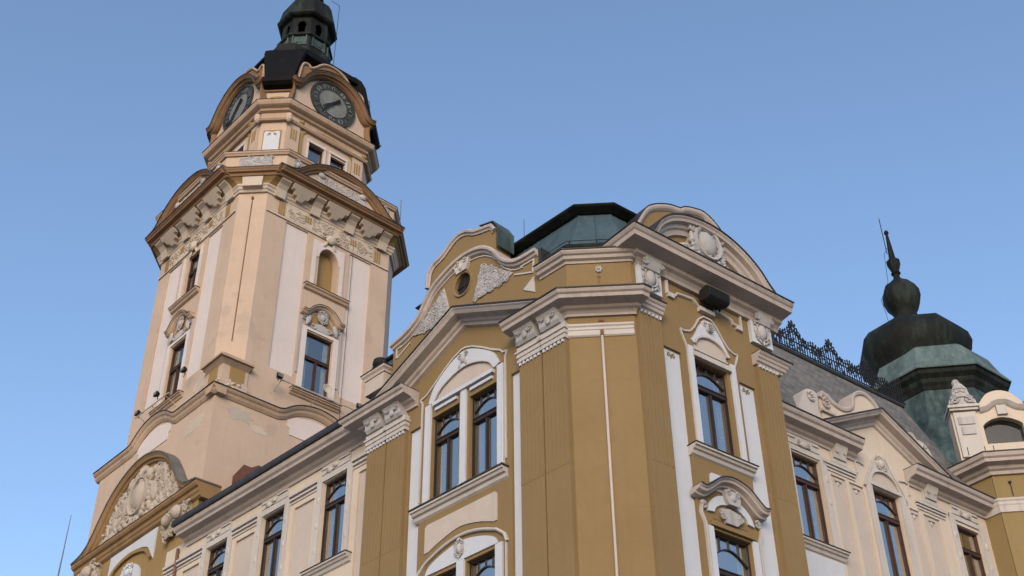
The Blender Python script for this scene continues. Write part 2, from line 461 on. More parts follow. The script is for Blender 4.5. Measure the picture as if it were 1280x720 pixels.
# --- corner block walls
gab = [(.90, 21.27)] + cr([(1.23, 21.27), (1.65, 21.34), (2.08, 21.65), (2.37, 22.08), (2.74, 22.40), (3.19, 22.55), (3.73, 22.56), (4.27, 22.40), (4.70, 22.18), (4.98, 21.85), (5.25, 21.50), (5.70, 21.26), (6.25, 21.14)], 4) + [(6.32, 21.13)]
ocu = [(3.60 + .30 * cos(2 * pi * i / 20), 21.78 + .34 * sin(2 * pi * i / 20)) for i in range(20)]
holesL = [rect(2.32, 3.30, 15.85, 18.24), rect(3.66, 4.64, 15.85, 18.24), rect(2.40, 3.34, ZF, 14.0), rect(3.66, 4.60, ZF, 14.0),
          rect(1.50, 1.88, 4.5, 18.20), rect(5.03, 5.48, 4.5, 18.20), ocu]
MB().prism(LP, [(0, 0), (0, 20.62), (.9, 20.62)] + gab + [(6.32, 20.25), (7.1, 20.25), (7.1, 0)], -.5, 0, holesL).build('wall', 'ochre', hall)
MB().box(LP, 6.6, 7.1, 0, 20.2, -6, -.5).build('wall', 'ochre', hall)
MB().box(CH, 0, CHL, 0, 20.62, -.4, 0).build('wall', 'ochre', hall)
tymp = arc(2.42, 20.7, 1.95, 8, 172, 20, 1.62)
holesR = [rect(1.77, 2.87, 15.95, 18.38), rect(1.80, 2.94, ZF, 14.05), rect(.83, 1.39, 4.5, 18.36), rect(3.26, 3.80, 4.5, 18.30)]
MB().prism(RP, [(0, 0), (4.62, 0), (4.62, 20.6)] + [(u, z) for u, z in tymp if z > 20.6] + [(0, 20.6)], -.5, 0, holesR).build('wall', 'ochre', hall)
MB().box(RP, 4.12, 4.62, 0, 20.6, -6, -.5).build('wall', 'ochre', hall)
for a, b in ((1.50, 1.88), (5.03, 5.48)): MB().box(LP, a - .02, b + .02, 4.4, 18.25, -.2, -.07).build('panel', 'white', hall)
for a, b, t in ((.83, 1.39, 18.36), (3.26, 3.80, 18.30)):
    pr_ = MB().box(RP, a - .02, b + .02, 4.4, t + .04, -.2, -.07).build('panel', 'white', hall)
    uc, t = (a + b) / 2, t - .14; p = MB()
    for s in (-1, 1): p.curl(RP, uc + s * .09, t, -.06, .06, pi / 2, 1.1, .014, s)
    p.ell(RP, uc, t - .03, -.06, .02, .07, .025)
    p.build('ornament', 'ochre', pr_)
# oculus
oc = MB().sweep(LP, [(3.60 + .31 * cos(-2 * pi * i / 24), 21.78 + .35 * sin(-2 * pi * i / 24)) for i in range(24)], [(-.02, -.1), (-.02, .03), (.035, .045), (.05, 0), (.05, -.1)], closed=True).build('oculus', 'ochre', hall)
m = MB(); m.box(LP, 3.585, 3.615, 21.44, 22.12, -.08, -.06); m.box(LP, 3.30, 3.90, 21.765, 21.795, -.08, -.061)
m.build('glazing_bar', 'frame', oc); MB().box(LP, 3.2, 4.0, 21.3, 22.2, -.10, -.085).build('pane', 'room', oc); 
k = MB(); k.prism(LP, [(3.42, 22.14), (3.78, 22.14), (3.90, 22.44), (3.80, 22.52), (3.40, 22.52), (3.30, 22.44)], 0, .09)
for s in (-1, 1): k.curl(LP, 3.6 + s * .16, 22.44, .10, .08, pi / 2, 1.2, .025, s)
k.ell(LP, 3.6, 22.3, .1, .07, .12, .06); k.build('keystone', 'trim', hall)
# gable coping
COP = [(0, -.5), (.07, -.5), (.07, .14), (.02, .16), (-.03, .15), (-.05, .09), (-.10, .07), (-.13, .0), (0, 0)]
def rev(path): return path[::-1] if path[0][0] > path[-1][0] else path
cop = [(.90, 20.75), (.90, 21.27)] + gab[1:]
MB().sweep(LP, gab, [(r, d) for r, d in COP]).build('coping', 'cornice', hall)
b = MB(); b.sweep(LP, [(1.75, 20.98), (1.08, 20.72 + .02), (1.04, 21.12), (1.5, 21.14)][1:], [(-.02, 0), (-.02, .03), (.02, .03), (.02, 0)])
b.sweep(LP, [(1.06, 20.74), (1.72, 21.02)], [(-.02, 0), (-.02, .03), (.02, .03), (.02, 0)])
b.sweep(LP, [(u, z - .20) for u, z in gab if 1.4 < u < 6.1], [(-.014, 0), (-.014, .03), (.014, .03), (.014, 0)])
b.sweep(LP, [(5.62, 20.95), (6.12, 20.72)], [(-.02, 0), (-.02, .03), (.02, .03), (.02, 0)]); b.sweep(LP, [(5.9, 21.02), (6.16, 21.0), (6.16, 20.72)], [(-.02, 0), (-.02, .03), (.02, .03), (.02, 0)])
b.build('moulding', 'trim', hall)
# crown of the gable
crown = [(2.40, 22.2), (2.42, 22.86)] + cr([(2.55, 23.08), (3.13, 23.24), (3.45, 23.42), (3.75, 23.50), (4.05, 23.42), (4.45, 23.17), (4.80, 23.05), (4.97, 22.85)], 4) + [(5.02, 22.4), (5.02, 22.0)]
cg = MB().prism(LP, crown, -.55, -.03).build('gable_crown', 'ochre', hall)
MB().sweep(LP, crown[1:-1], [(-.015, -.56), (.055, -.56), (.055, .05), (.02, .07), (-.03, .06), (-.05, .02), (-.10, .0), (-.015, -.1)]).build('coping', 'cornice', cg)
MB().sweep(LP, [(2.38, 22.3), (2.365, 22.86), (2.52, 23.13), (3.0, 23.27)], [(.06, -.56), (.085, -.56), (.085, .03), (.06, .03)]).build('flashing', 'copper', cg)
# gable end flank (sheet metal)
MB().box(LP, .80, .90, 20.72, 21.36, -.52, .0).build('flashing', 'gutter', hall)
rel = [(2.89, 22.02), (2.45, 21.66), (1.74, 21.10), (2.09, 21.00), (3.18, 20.98)]
for poly in (rel, [(7.2 - u, z) for u, z in rel]):
    m = MB(); foliage(m, LP, poly, 0, .085, 120, R); m.build('relief', 'relief', hall)
m = MB(); m.prism(LP, [(1.42, 20.40), (1.04, 20.62), (1.02, 20.12)], 0, .02); m.build('relief', 'trim', hall)
# stub pier at the gable's left end
s = MB(); s.hsweep([wxy(LP, 7.28, -.5), wxy(LP, 7.28, .12), wxy(LP, 6.52, .12), wxy(LP, 6.52, -.5)], [(-.1, .0), (.10, .0), (.10, -.05), (.05, -.10), (.03, -.17), (-.1, -.17)], 20.62)
s.box(LP, 6.52, 7.28, 20.0, 20.61, -.5, .12); s.build('pier', 'creampanel', hall)
MB().box(LP, 6.40, 7.40, 20.625, 20.645, -.5, .24).build('flashing', 'gutter', hall)
# string course, main cornice and attic cornice
MAIN = [(-.25, 0), (.60, 0), (.60, -.035), (.57, -.09), (.52, -.12), (.50, -.20), (.24, -.235), (.20, -.28), (.12, -.31), (.07, -.36), (.06, -.42), (-.25, -.42)]
FL = [(-.25, .004), (.62, .004), (.62, .022), (-.25, .03)]
def cornice(path, prof, z, mat='cornice', name='cornice', par=hall, fl=True):
    c = MB().hsweep(path, prof, z).build(name, mat, par)
    if fl:
        mo = max(o for o, _ in prof)
        MB().hsweep(path, [(-.2, .004), (mo + .02, .004), (mo + .02, -.012), (mo + .028, -.012), (mo + .028, .02), (-.2, .03)], z).build('flashing', 'gutter', c)
    return c
cornice([wxy(LP, 1.65), wxy(LP, 0), wxy(CH, CHL), wxy(RP, .02)], MAIN, 19.25)
cornice([wxy(LP, 7.12, -.4), wxy(LP, 7.12), wxy(LP, 5.20)], MAIN, 19.25)
CAPR = [(-.2, 0), (.30, 0), (.30, -.03), (.27, -.07), (.24, -.09), (.22, -.15), (.19, -.17), (.17, -.24), (.13, -.26), (.11, -.31), (-.2, -.31)]
cornice([wxy(RP, .03, 0), wxy(RP, .76, 0)], CAPR, 19.30)
cornice([wxy(RP, 3.84, 0), wxy(RP, 4.66, 0), wxy(RP, 4.66, -1.3)], CAPR, 19.30)
MB().box(RP, 4.6, 4.9, 18.4, 19.28, -1.5, -1.0).build('cornice_return', 'ochre', hall)
STR = [(-.1, 0), (.10, 0), (.10, -.05), (.07, -.08), (.07, -.14), (.05, -.16), (.05, -.28), (.02, -.31), (-.1, -.31)]
cornice([wxy(LP, .04), wxy(LP, 0), wxy(CH, CHL - .03)], STR, 18.59, 'trim', 'string_course', fl=False)
ATT = [(-.3, .0), (.24, .0), (.24, -.05), (.20, -.10), (.15, -.12), (.12, -.19), (.05, -.22), (.03, -.27), (-.3, -.27)]
cornice([wxy(LP, .84), wxy(LP, 0), wxy(CH, CHL), wxy(RP, .05)], ATT, 20.64)
# raking pediment over the left front
RK = [(0, -.2), (0, .50), (-.045, .50), (-.08, .46), (-.11, .44), (-.15, .41), (-.18, .20), (-.24, .17), (-.27, .11), (-.33, .09), (-.36, .0), (-.36, -.2)]
pd_ = MB().sweep(LP, [(.40, 19.335), (3.44, 20.72), (6.62, 19.30)], RK).build('pediment_cornice', 'cornice', hall)
MB().sweep(LP, [(.40, 19.335), (3.44, 20.72), (6.62, 19.30)], [(.004, -.2), (.004, .52), (-.012, .52), (-.012, .53), (.022, .53), (.03, -.2)]).build('flashing', 'gutter', pd_)
# pilasters
def pilaster(fr, u0, u1, ztop, zfl, d=.10, flutes=6, mat='ochre', dent=True, ped=0.):
    pl = MB(); pl.box(fr, u0, u1, 0, ztop, -.05, d)
    w = (u1 - u0) / flutes
    pl.build_ = None
    for i in range(flutes):
        a = u0 + i * w; pl.box(fr, a + w * .22, a + w * .78, zfl - 1.2, ztop - .10, d - .001, d + .008)
    P_ = pl.build('pilaster', mat, hall)
    if dent:
        q = MB()
        for i in range(flutes): a = u0 + i * w; q.box(fr, a + w * .25, a + w * .75, ztop - .09, ztop - .02, d, d + .045)
        q.build('dentils', 'white', P_)
    return P_
def capital(fr, u0, u1, z0, d=.10, mat='trim', con=True):
    c = MB()
    for a, b, o in ((0, .07, .05), (.07, .13, .03), (.13, .24, .055), (.24, .29, .09), (.29, .42, .05)):
        c.box(fr, u0 - o + .02, u1 + o - .02, z0 + a, z0 + b + .001, -.05, d + o)
    cp = c.build('capital', mat, hall)
    if con:
        q = MB(); m_ = (u0 + u1) / 2; h = (u1 - u0) * .42
        q.loft([[fr.pt(m_ + s * h, z0 + zz, dd) for dd, zz in ((0, .42), (d + .10, .42), (d + .16, .50), (d + .17, .62), (d + .26, .74), (d + .26, .82), (0, .82))] for s in (-1, 1)])
        for s in (-1, 1): q.curl(fr, m_ + s * h * .55, z0 + .66, d + .22, .075, 0, 1.2, .022, s)
        q.ell(fr, m_, z0 + .60, d + .18, .09, .13, .04); q.build('console', 'relief', cp)
    return cp
for a, b in ((.03, .745), (.785, 1.50), (5.55, 6.26), (6.30, 7.04)):
    pilaster(LP, a, b, 18.26, 16.3); capital(LP, a, b, 18.26)
pilaster(RP, .05, .74, 19.0, 16.3); pilaster(RP, 3.90, 4.60, 19.0, 16.6)
# consoles of the right front
for uc in (.50, 4.22):
    c = MB(); c.box(RP, uc - .36, uc + .36, 19.66, 20.50, -.02, .10)
    cc = c.build('console', 'white', hall)
    q = MB(); cartouche(q, RP, uc, 20.05, .62, .80, .12, R)
    q.loft([[RP.pt(uc + s * .24, 20.05 + zz, dd) for dd, zz in ((.08, .15), (.20, .18), (.26, .30), (.30, .46), (.08, .46))] for s in (-1, 1)])
    for s in (-1, 1): q.curl(RP, uc + s * .25, 20.38, .25, .09, 0, 1.4, .03, s)
    q.build('relief', 'relief', cc)
ln = [(1.10, 20.55), (1.10, 19.95), (1.36, 19.95), (1.42, 20.05), (1.95, 20.12), (2.12, 19.98), (2.56, 19.98), (2.73, 20.12), (3.22, 20.05), (3.28, 19.95), (3.58, 19.95), (3.58, 20.55)]
b = MB().sweep(RP, ln, [(-.035, 0), (-.035, .03), (-.01, .06), (.03, .06), (.03, 0)])
for uu in (1.2, 3.48): b.box(RP, uu - .10, uu + .10, 19.84, 19.93, 0, .07)
b.box(RP, 2.10, 2.58, 19.84, 19.95, 0, .12); b.build('moulding', 'trim', hall)
# big cornice of the right front and segmental pediment
BIG = [(-.6, 0), (.74, 0), (.74, -.04), (.70, -.10), (.66, -.13), (.64, -.24), (.30, -.29), (.27, -.36), (.18, -.40), (.12, -.47), (.10, -.55), (-.2, -.55)]
cornice([wxy(RP, .24, -1.7), wxy(RP, .24), wxy(RP, 4.86)], BIG, 20.86)
sg = cr([(-.10, 20.93), (.22, 21.08), (.55, 21.42), (.80, 21.82), (1.20, 22.18), (1.75, 22.42), (2.42, 22.52), (3.10, 22.45), (3.70, 22.22), (4.18, 21.88), (4.50, 21.50), (4.80, 21.22), (5.12, 21.06)], 5)
sgo = MB().sweep(RP, sg, [(0, -.45), (0, .36), (-.05, .36), (-.09, .32), (-.15, .30), (-.18, .18), (-.26, .16), (-.30, .10), (-.42, .07), (-.44, -.05), (-.44, -.45)]).build('segmental_pediment', 'cornice', hall)
MB().sweep(RP, sg, [(.004, -.45), (.004, .38), (-.015, .38), (-.015, .39), (.022, .39), (.03, -.45)]).build('flashing', 'gutter', sgo)
MB().sweep(RP, arc(2.42, 20.75, 1.25, 165, 15, 18, 1.12), [(-.05, -.02), (-.05, .05), (0, .08), (.06, .05), (.06, -.02)]).build('archivolt', 'trim', sgo)
q = MB(); cartouche(q, RP, 2.52, 21.98, 1.35, 1.40, .18, R)
for k in range(3): q.box(RP, 2.24 + k * .22, 2.40 + k * .22, 22.42, 22.60 + .05 * (k == 1), .05, .30)
q.box(RP, 2.2, 2.86, 22.34, 22.43, .05, .26)
q.prism(RP, cr([(2.0, 21.6), (2.1, 22.45), (2.55, 22.6), (3.05, 22.4), (3.1, 21.65), (2.6, 21.35)], 3, True), 0, .10)
for k in range(46): q.ell(RP, 2.52 + R.uniform(-.56, .56), 21.95 + R.uniform(-.6, .5), .16, R.uniform(.04, .10), R.uniform(.05, .12), .10, R.uniform(0, 3))
for s in (-1, 1):
    foliage(q, RP, [(2.55 + s * .5, 21.4), (2.55 + s * .95, 21.25), (2.55 + s * .95, 21.55), (2.55 + s * .6, 21.85)], .02, .12, 12, R, False)
    q.curl(RP, 2.55 + s * .80, 21.5, .06, .16, pi / 2, 1.5, .045, s)
q.build('coat_of_arms', 'relief', sgo)
# back gable behind the segmental pediment
bg = cr([(.62, 21.9), (.98, 22.59), (1.29, 22.95), (1.87, 23.26), (2.30, 23.36), (2.50, 23.50), (2.85, 23.62), (3.21, 23.66), (3.62, 23.42), (4.05, 22.9), (4.35, 22.3), (4.5, 21.6)], 4)
G = MB().prism(RP, bg + [(4.5, 20.8), (.62, 20.8)], -.85, -.42).build('back_gable', 'ochre', hall)
MB().sweep(RP, bg, [(0, -.86), (.06, -.86), (.06, -.34), (.0, -.33), (-.05, -.35), (-.10, -.40), (-.10, -.43), (0, -.43)]).build('coping', 'cornice', G)
MB().sweep(RP, bg, [(.062, -.87), (.08, -.87), (.08, -.32), (.062, -.32)]).build('flashing', 'gutter', G)
# --- double window of the left front
b = MB()
outer = cr([(4.76, 18.66), (4.55, 19.08), (4.10, 19.42), (3.78, 19.57), (3.50, 19.64), (3.22, 19.57), (2.80, 19.34), (2.42, 19.06), (2.22, 18.70)], 4)
inner = cr([(2.42, 18.62), (2.59, 18.86), (3.02, 19.07), (3.48, 19.14), (3.92, 19.05), (4.32, 18.86), (4.54, 18.60)], 4)
b.prism(LP, outer + inner, 0, .05); b.build('window_arch', 'white', hall)
MB().sweep(LP, inner, [(-.0, 0), (0, .075), (.03, .075), (.03, 0)]).build('moulding', 'trim', hall)
MB().prism(LP, inner + [(4.52, 18.56), (2.44, 18.56)], .0, .012).build('tympanum', 'creampanel', hall)
s = MB(); s.box(LP, 2.42, 4.56, 18.50, 18.60, 0, .10); s.box(LP, 2.48, 3.24, 18.36, 18.44, 0, .06); s.box(LP, 3.72, 4.50, 18.36, 18.44, 0, .06)
s.box(LP, 2.10, 2.30, 15.87, 18.62, 0, .06); s.box(LP, 4.66, 4.86, 15.87, 18.62, 0, .06); s.box(LP, 3.38, 3.58, 15.98, 18.5, -.02, .05)
s.box(LP, 3.34, 3.62, 15.87, 15.98, -.02, .07)
for uu in (2.135, 4.69): s.box(LP, uu, uu + .135, 15.95, 18.55, .06, .085)
s.build('window_surround', 'white', hall)
b = MB()
bp = [(1.98, 18.92), (2.05, 18.80), (2.045, 16.05)]; bp2 = [(5.02, 16.05), (5.015, 18.80), (5.09, 18.92)]
for pth in (bp[::-1], bp2[::-1][::-1]): b.sweep(LP, pth, [(-.02, 0), (-.02, .035), (.02, .035), (.02, 0)])
b.sweep(LP, [(1.98, 18.92), (2.12, 18.94), (2.22, 19.05), (2.5, 19.2), (2.85, 19.44), (3.2, 19.64), (3.45, 19.73), (3.6, 19.73), (3.9, 19.62), (4.2, 19.44), (4.62, 19.14), (4.86, 18.98), (5.09, 18.92)], [(-.022, 0), (-.022, .04), (.022, .04), (.022, 0)])
b.build('moulding', 'trim', hall)
q = MB(); q.ell(LP, 3.5, 19.42, .06, .09, .14, .07)
for s in (-1, 1): q.curl(LP, 3.5 + s * .13, 19.52, .06, .08, pi / 2, 1.3, .026, s); q.ell(LP, 3.5 + s * .10, 19.27, .05, .04, .11, .04, s * .5)
q.build('ornament', 'relief', hall)
for uc in (2.81, 4.15): window(hall, LP, uc, .98, 15.85, 18.24)
s = MB(); pr = [(-.1, 0), (.20, 0), (.20, -.05), (.16, -.06), (.13, -.12), (.07, -.14), (.05, -.22), (.0, -.26), (-.1, -.26)]
s.loft([[LP.pt(u, 15.80 + z, dd) for dd, z in pr] for u in (2.0, 5.14)]); so = s.build('sill', 'trim', hall)
MB().box(LP, 1.97, 5.17, 15.802, 15.84, -.28, .225).build('sill_flashing', 'gutter', so)
MB().prism(LP, [(2.42, 15.36), (4.68, 15.36), (4.76, 15.30), (4.76, 14.66)] + cr([(4.62, 14.66), (4.2, 14.80), (3.55, 14.92), (2.9, 14.80), (2.45, 14.64)], 4) + [(2.34, 14.64), (2.34, 15.30)], 0, .025).build('panel', 'creampanel', hall)
b = MB().sweep(LP, [(2.06, 11.6), (2.06, 14.12)][::1] + [], [(-.02, 0), (-.02, .04), (.02, .04), (.02, 0)])
b.sweep(LP, [(2.02, 14.02), (2.10, 14.22)] + cr([(2.33, 14.40), (2.91, 14.60), (3.50, 14.68), (4.1, 14.60), (4.68, 14.40)], 4) + [(4.92, 14.22), (4.99, 14.02)], [(-.03, 0), (-.03, .06), (.0, .08), (.035, .06), (.035, 0)])
b.sweep(LP, [(4.97, 14.12), (4.97, 11.6)], [(-.02, 0), (-.02, .04), (.02, .04), (.02, 0)]); b.build('moulding', 'trim', hall)
MB().prism(LP, cr([(2.30, 14.08), (2.45, 14.28), (2.95, 14.46), (3.5, 14.54), (4.05, 14.46), (4.55, 14.28), (4.70, 14.08)], 4), 0, .04).build('window_arch', 'white', hall)
s = MB(); s.box(LP, 2.16, 2.38, 11.4, 14.06, 0, .05); s.box(LP, 4.62, 4.84, 11.4, 14.06, 0, .05); s.box(LP, 3.38, 3.62, 11.4, 14.07, -.02, .05); s.build('window_surround', 'white', hall)
q = MB(); cartouche(q, LP, 3.52, 14.36, .34, .46, .06, R); q.build('ornament', 'relief', hall)
for uc in (2.87, 4.13): window(hall, LP, uc, .94, ZF, 14.0)
# --- window of the right front
b = MB()
outer = cr([(1.72, 18.86), (1.90, 19.10), (2.02, 19.34), (2.14, 19.50), (2.24, 19.62), (2.50, 19.62), (2.62, 19.46), (2.78, 19.22), (3.00, 18.84)], 4)
inner = arc(2.36, 18.72, .53, 10, 170, 12, .40)
b.prism(RP, outer + inner, 0, .05); b.build('window_arch', 'white', hall)
b = MB(); b.sweep(RP, inner[::-1], [(-.02, 0), (-.02, .08), (.03, .08), (.03, 0)])
for pth in ([(1.60, 15.95), (1.585, 18.62), (1.46, 18.92), (1.42, 19.06)], [(1.42, 19.06), (1.55, 19.04), (1.75, 19.12), (1.9, 19.3), (2.08, 19.6), (2.25, 19.74), (2.50, 19.74), (2.66, 19.6), (2.84, 19.3), (3.0, 19.1), (3.18, 19.03), (3.30, 19.05)], [(3.30, 19.05), (3.26, 18.92), (3.14, 18.62), (3.13, 16.1)]):
    b.sweep(RP, pth, [(-.02, 0), (-.02, .04), (.02, .04), (.02, 0)])
b.build('moulding', 'trim', hall)
MB().prism(RP, inner + [(1.80, 18.5), (2.90, 18.5)], 0, .012).build('tympanum', 'creampanel', hall)
s = MB(); s.box(RP, 1.80, 2.90, 18.62, 18.66, .012, .05); s.box(RP, 1.80, 2.90, 18.52, 18.56, .012, .07); s.build('moulding', 'trim', hall)
MB().box(RP, 1.72, 2.94, 18.40, 18.50, 0, .10).build('lintel', 'trim', hall)
s = MB(); s.box(RP, 1.60, 1.75, 15.97, 18.66, 0, .06); s.box(RP, 2.97, 3.12, 15.97, 18.66, 0, .06); s.build('window_surround', 'white', hall)
q = MB(); q.ell(RP, 2.37, 19.42, .06, .12, .15, .07)
for s in (-1, 1): q.curl(RP, 2.37 + s * .14, 19.50, .06, .08, pi / 2, 1.3, .024, s)
for k in range(4): q.box(RP, 2.30, 2.44, 19.30 + k * .06, 19.33 + k * .06, .1, .14)
q.build('ornament', 'relief', hall)
window(hall, RP, 2.32, 1.10, 15.95, 18.38, sillm='trim', sw=.96)
# hood over the lower window
MB().prism(RP, [(1.86, 15.0), (1.86, 15.36), (1.92, 15.42), (2.76, 15.42), (2.82, 15.36), (2.82, 15.0)], 0, .03).build('panel', 'white', hall)
hd = cr([(1.28, 14.86), (1.45, 14.84), (1.66, 14.98), (1.95, 15.20), (2.34, 15.28), (2.75, 15.18), (3.05, 14.96), (3.22, 14.84), (3.38, 14.86)], 4)
H = MB().sweep(RP, hd, [(0, -.02), (0, .30), (-.03, .30), (-.05, .26), (-.10, .24), (-.13, .14), (-.17, .12), (-.19, -.02)]).build('window_hood', 'cornice', hall)
MB().sweep(RP, hd, [(.002, 0), (.002, .31), (-.01, .32), (.02, .32), (.02, 0)]).build('flashing', 'gutter', H)
ou = cr([(1.66, 14.42), (1.75, 14.66), (2.0, 14.86), (2.35, 14.92), (2.7, 14.86), (2.96, 14.66), (3.06, 14.42)], 4)
inn = arc(2.36, 14.40, .52, 8, 172, 12, .32)
MB().prism(RP, ou + inn, 0, .06).build('window_arch', 'white', hall)
MB().prism(RP, inn + [(1.83, 14.3), (2.89, 14.3)], 0, .01).build('tympanum', 'ochre', hall)
q = MB()
q.prism(RP, [(2.16, 14.82), (2.24, 14.70), (2.52, 14.70), (2.60, 14.82), (2.60, 15.04), (2.16, 15.04)], .04, .16)
for s in (-1, 1): q.curl(RP, 2.38 + s * .15, 14.98, .17, .07, pi / 2, 1.3, .024, s)
q.ell(RP, 2.38, 14.88, .16, .08, .10, .05)
q.prism(RP, [(2.02, 14.56), (2.30, 14.62), (2.62, 14.56), (2.66, 14.40), (2.48, 14.26), (2.16, 14.26)], .01, .09)
for s in (-1, 1): q.curl(RP, 2.34 + s * .26, 14.42, .08, .09, 0, 1.3, .03, s); q.curl(RP, 1.52 + (s + 1) * .84, 14.52, .05, .10, pi / 2, 1.3, .03, s)
q.build('ornament', 'relief', H)
MB().box(RP, 1.70, 3.02, 14.10, 14.20, 0, .08).build('lintel', 'ochre', hall)
b = MB()
for pth in ([(1.58, 11.6), (1.56, 14.1), (1.46, 14.35), (1.52, 14.62)], [(3.22, 14.62), (3.28, 14.35), (3.18, 14.1), (3.16, 11.6)]):
    b.sweep(RP, pth, [(-.03, 0), (-.03, .06), (.03, .06), (.03, 0)])
b.build('moulding', 'trim', hall)
s = MB(); s.box(RP, 1.62, 1.78, 11.4, 14.08, 0, .05); s.box(RP, 2.96, 3.12, 11.4, 14.08, 0, .05); s.build('window_surround', 'white', hall)
window(hall, RP, 2.37, 1.14, ZF, 14.05, tfrac=.66)
# chamfer details
cd = MB().tube([CH.pt(.74, z, .035) for z in (18.36, 12, 6, 2.6)], .032, 8).build('conductor_pipe', 'creampanel', hall, smooth=True)
m = MB(); m.box(CH, .70, .78, 18.30, 18.42, .0, .09); m.box(CH, .68, .80, 18.70, 18.76, 0, .03); m.box(CH, .71, .79, 19.95, 20.0, 0, .02); m.box(CH, .725, .755, 19.6, 19.95, 0, .012)
m.build('pipe_bracket', 'joint', cd)
m = MB()
for k in range(7): m.ell(CH, .75 + .055 * cos(k * 2 * pi / 7), 20.18 + .065 * sin(k * 2 * pi / 7), .02, .032, .04, .03)
m.ell(CH, .75, 20.18, .04, .03, .035, .03); m.build('rosette', 'relief', hall)
# --- green roof of the corner block
plan = [wxy(LP, 6.9, -4.6), wxy(LP, 6.9, 0), wxy(LP, 0), wxy(CH, CHL), wxy(RP, 4.5, 0), wxy(RP, 4.5, -4.6)]
def ring(o, z): return [(x, y, z) for x, y in inset(plan, o)]
MB().loft([ring(.06, 20.60), ring(.06, 20.66)]).build('roof_deck', 'gutter', hall)
_ = 0
rf = MB().loft([ring(.02, 20.66), ring(.10, 20.90), ring(.16, 21.0), ring(.48, 21.65), ring(.92, 22.62)]).build('roof', 'coppersheet', hall)
MB().loft([ring(.92, 22.62), ring(.86, 22.62), ring(.66, 22.70), ring(.63, 22.73), ring(.64, 22.77), ring(1.9, 22.95)]).build('roof_eave', 'copperdark', rf)
gt = MB()
gp = [Vector((x, y, 20.98)) for x, y in inset(plan, .08)[1:5]]
gt.tube(gp, .06, 8)
for i in range(1, 3):
    a, bq = gp[i], gp[i + 1] if i < 3 else gp[i]
pts = [gp[1] + (gp[0] - gp[1]) * q for q in (.12, .3)] + [gp[1] + (gp[2] - gp[1]) * q for q in (.05, .5, .95)]
for p_ in pts: gt.tube([p_, p_ + Vector((0, 0, .16))], .018, 6)
gt.tube([gp[1] + (gp[0] - gp[1]) * .3 + Vector((0, 0, .16)), gp[1] + Vector((0, 0, .16)), gp[2] + Vector((0, 0, .16))], .01, 5)
gt.build('gutter', 'copperdark', rf)
q = MB(); rr0 = inset(plan, .16); rr1 = inset(plan, .48); rr2 = inset(plan, .92)
for i in range(1, 4):
    A0, A1 = Vector((*rr0[i], 21.0)), Vector((*rr0[(i + 1) % 6], 21.0)); B0, B1 = Vector((*rr1[i], 21.65)), Vector((*rr1[(i + 1) % 6], 21.65)); C0, C1_ = Vector((*rr2[i], 22.62)), Vector((*rr2[(i + 1) % 6], 22.62))
    n_ = max(2, int((A1 - A0).length / .55))
    for k in range(n_ + (0 if i < 3 else 1)):
        s_ = k / n_; q.tube([A0.lerp(A1, s_), B0.lerp(B1, s_), C0.lerp(C1_, s_)], .018, 4)
q.build('roof_seams', 'coppersheet', rf)
MB().tube([LP.pt(2.55, 21.9, -1.2), LP.pt(2.55, 24.0, -1.2)], .007, 5).build('lightning_rod', 'iron', rf)

# ================================================================== LEFT WING
MB().prism(LW, rect(7.1, 17.3, 0, 19.15), -.5, 0, [rect(c - .53, c + .53, 15.92, 18.42) for c in (8.86, 11.62, 14.38)] + [rect(a, b, 14.9, 18.15) for a, b in ((7.44, 7.86), (9.76, 10.66), (12.52, 13.42), (15.3, 16.2))] + [rect(c - .53, c + .53, ZF, 13.9) for c in (8.86, 11.62, 14.38)]).build('wall', 'cream', hall)
MB().box(LW, 16.8, 17.3, 0, 19.1, -9, -.5).build('wall', 'cream', hall)
MB().box(LW, 7.3, 16.4, 14.7, 18.3, -.4, -.06).build('panel', 'creampanel', hall) if False else None
for a, b in ((7.44, 7.86), (9.76, 10.66), (12.52, 13.42), (15.3, 16.2)):
    MB().box(LW, a - .01, b + .01, 14.8, 18.17, -.2, -.06).build('panel', 'creampanel', hall)
for i, c in enumerate((8.86, 11.62, 14.38)):
    window(hall, LW, c, 1.06, 15.92, 18.42, sillm='trim', sw=.92)
    window(hall, LW, c, 1.06, ZF, 13.9, arch=False)
    s = MB()
    for sg_ in (-1, 1):
        x = c + sg_ * .65; s.box(LW, min(x - .11, x + .11), max(x - .11, x + .11), 15.95, 18.62, 0, .05)
        for zz in (17.95, 17.2, 16.5): s.ell(LW, x, zz, .05, .05, .10, .03)
    s.box(LW, c - .76, c + .76, 18.44, 18.62, 0, .045); s.build('window_surround', 'trim', hall)
    q = MB(); q.box(LW, c - .62, c + .62, 18.66, 18.98, 0, .03)
    q.ell(LW, c + .22, 18.70, .05, .11, .10, .06); q.ell(LW, c - .02, 18.76, .05, .09, .07, .05)
    for sg_ in (-1, 1): q.curl(LW, c + .22 + sg_ * .14, 18.72, .05, .08, pi / 2, 1.2, .024, sg_)
    q.box(LW, c - .60, c - .15, 18.84, 18.89, .03, .07); q.box(LW, c + .35, c + .6, 18.80, 18.84, .03, .06)
    q.build('ornament', 'trim', hall)
for a, b in ((7.15, 8.10), (9.62, 10.86), (12.38, 13.62), (15.14, 17.25)):
    s = MB(); s.box(LW, a, b, 18.40, 18.46, 0, .06); s.box(LW, a, b, 18.52, 18.60, 0, .09); s.box(LW, a, b, 18.30, 18.34, 0, .03)
    s.build('string_course', 'trim', hall)
LCOR = [(-.5, 0), (.55, 0), (.55, -.05), (.52, -.12), (.45, -.17), (.43, -.24), (.22, -.27), (.17, -.33), (.08, -.38), (.05, -.46), (-.3, -.46)]
lc = MB().hsweep([wxy(LW, 16.1), wxy(LW, 7.15)], LCOR, 19.38).build('cornice', 'cornice', hall)
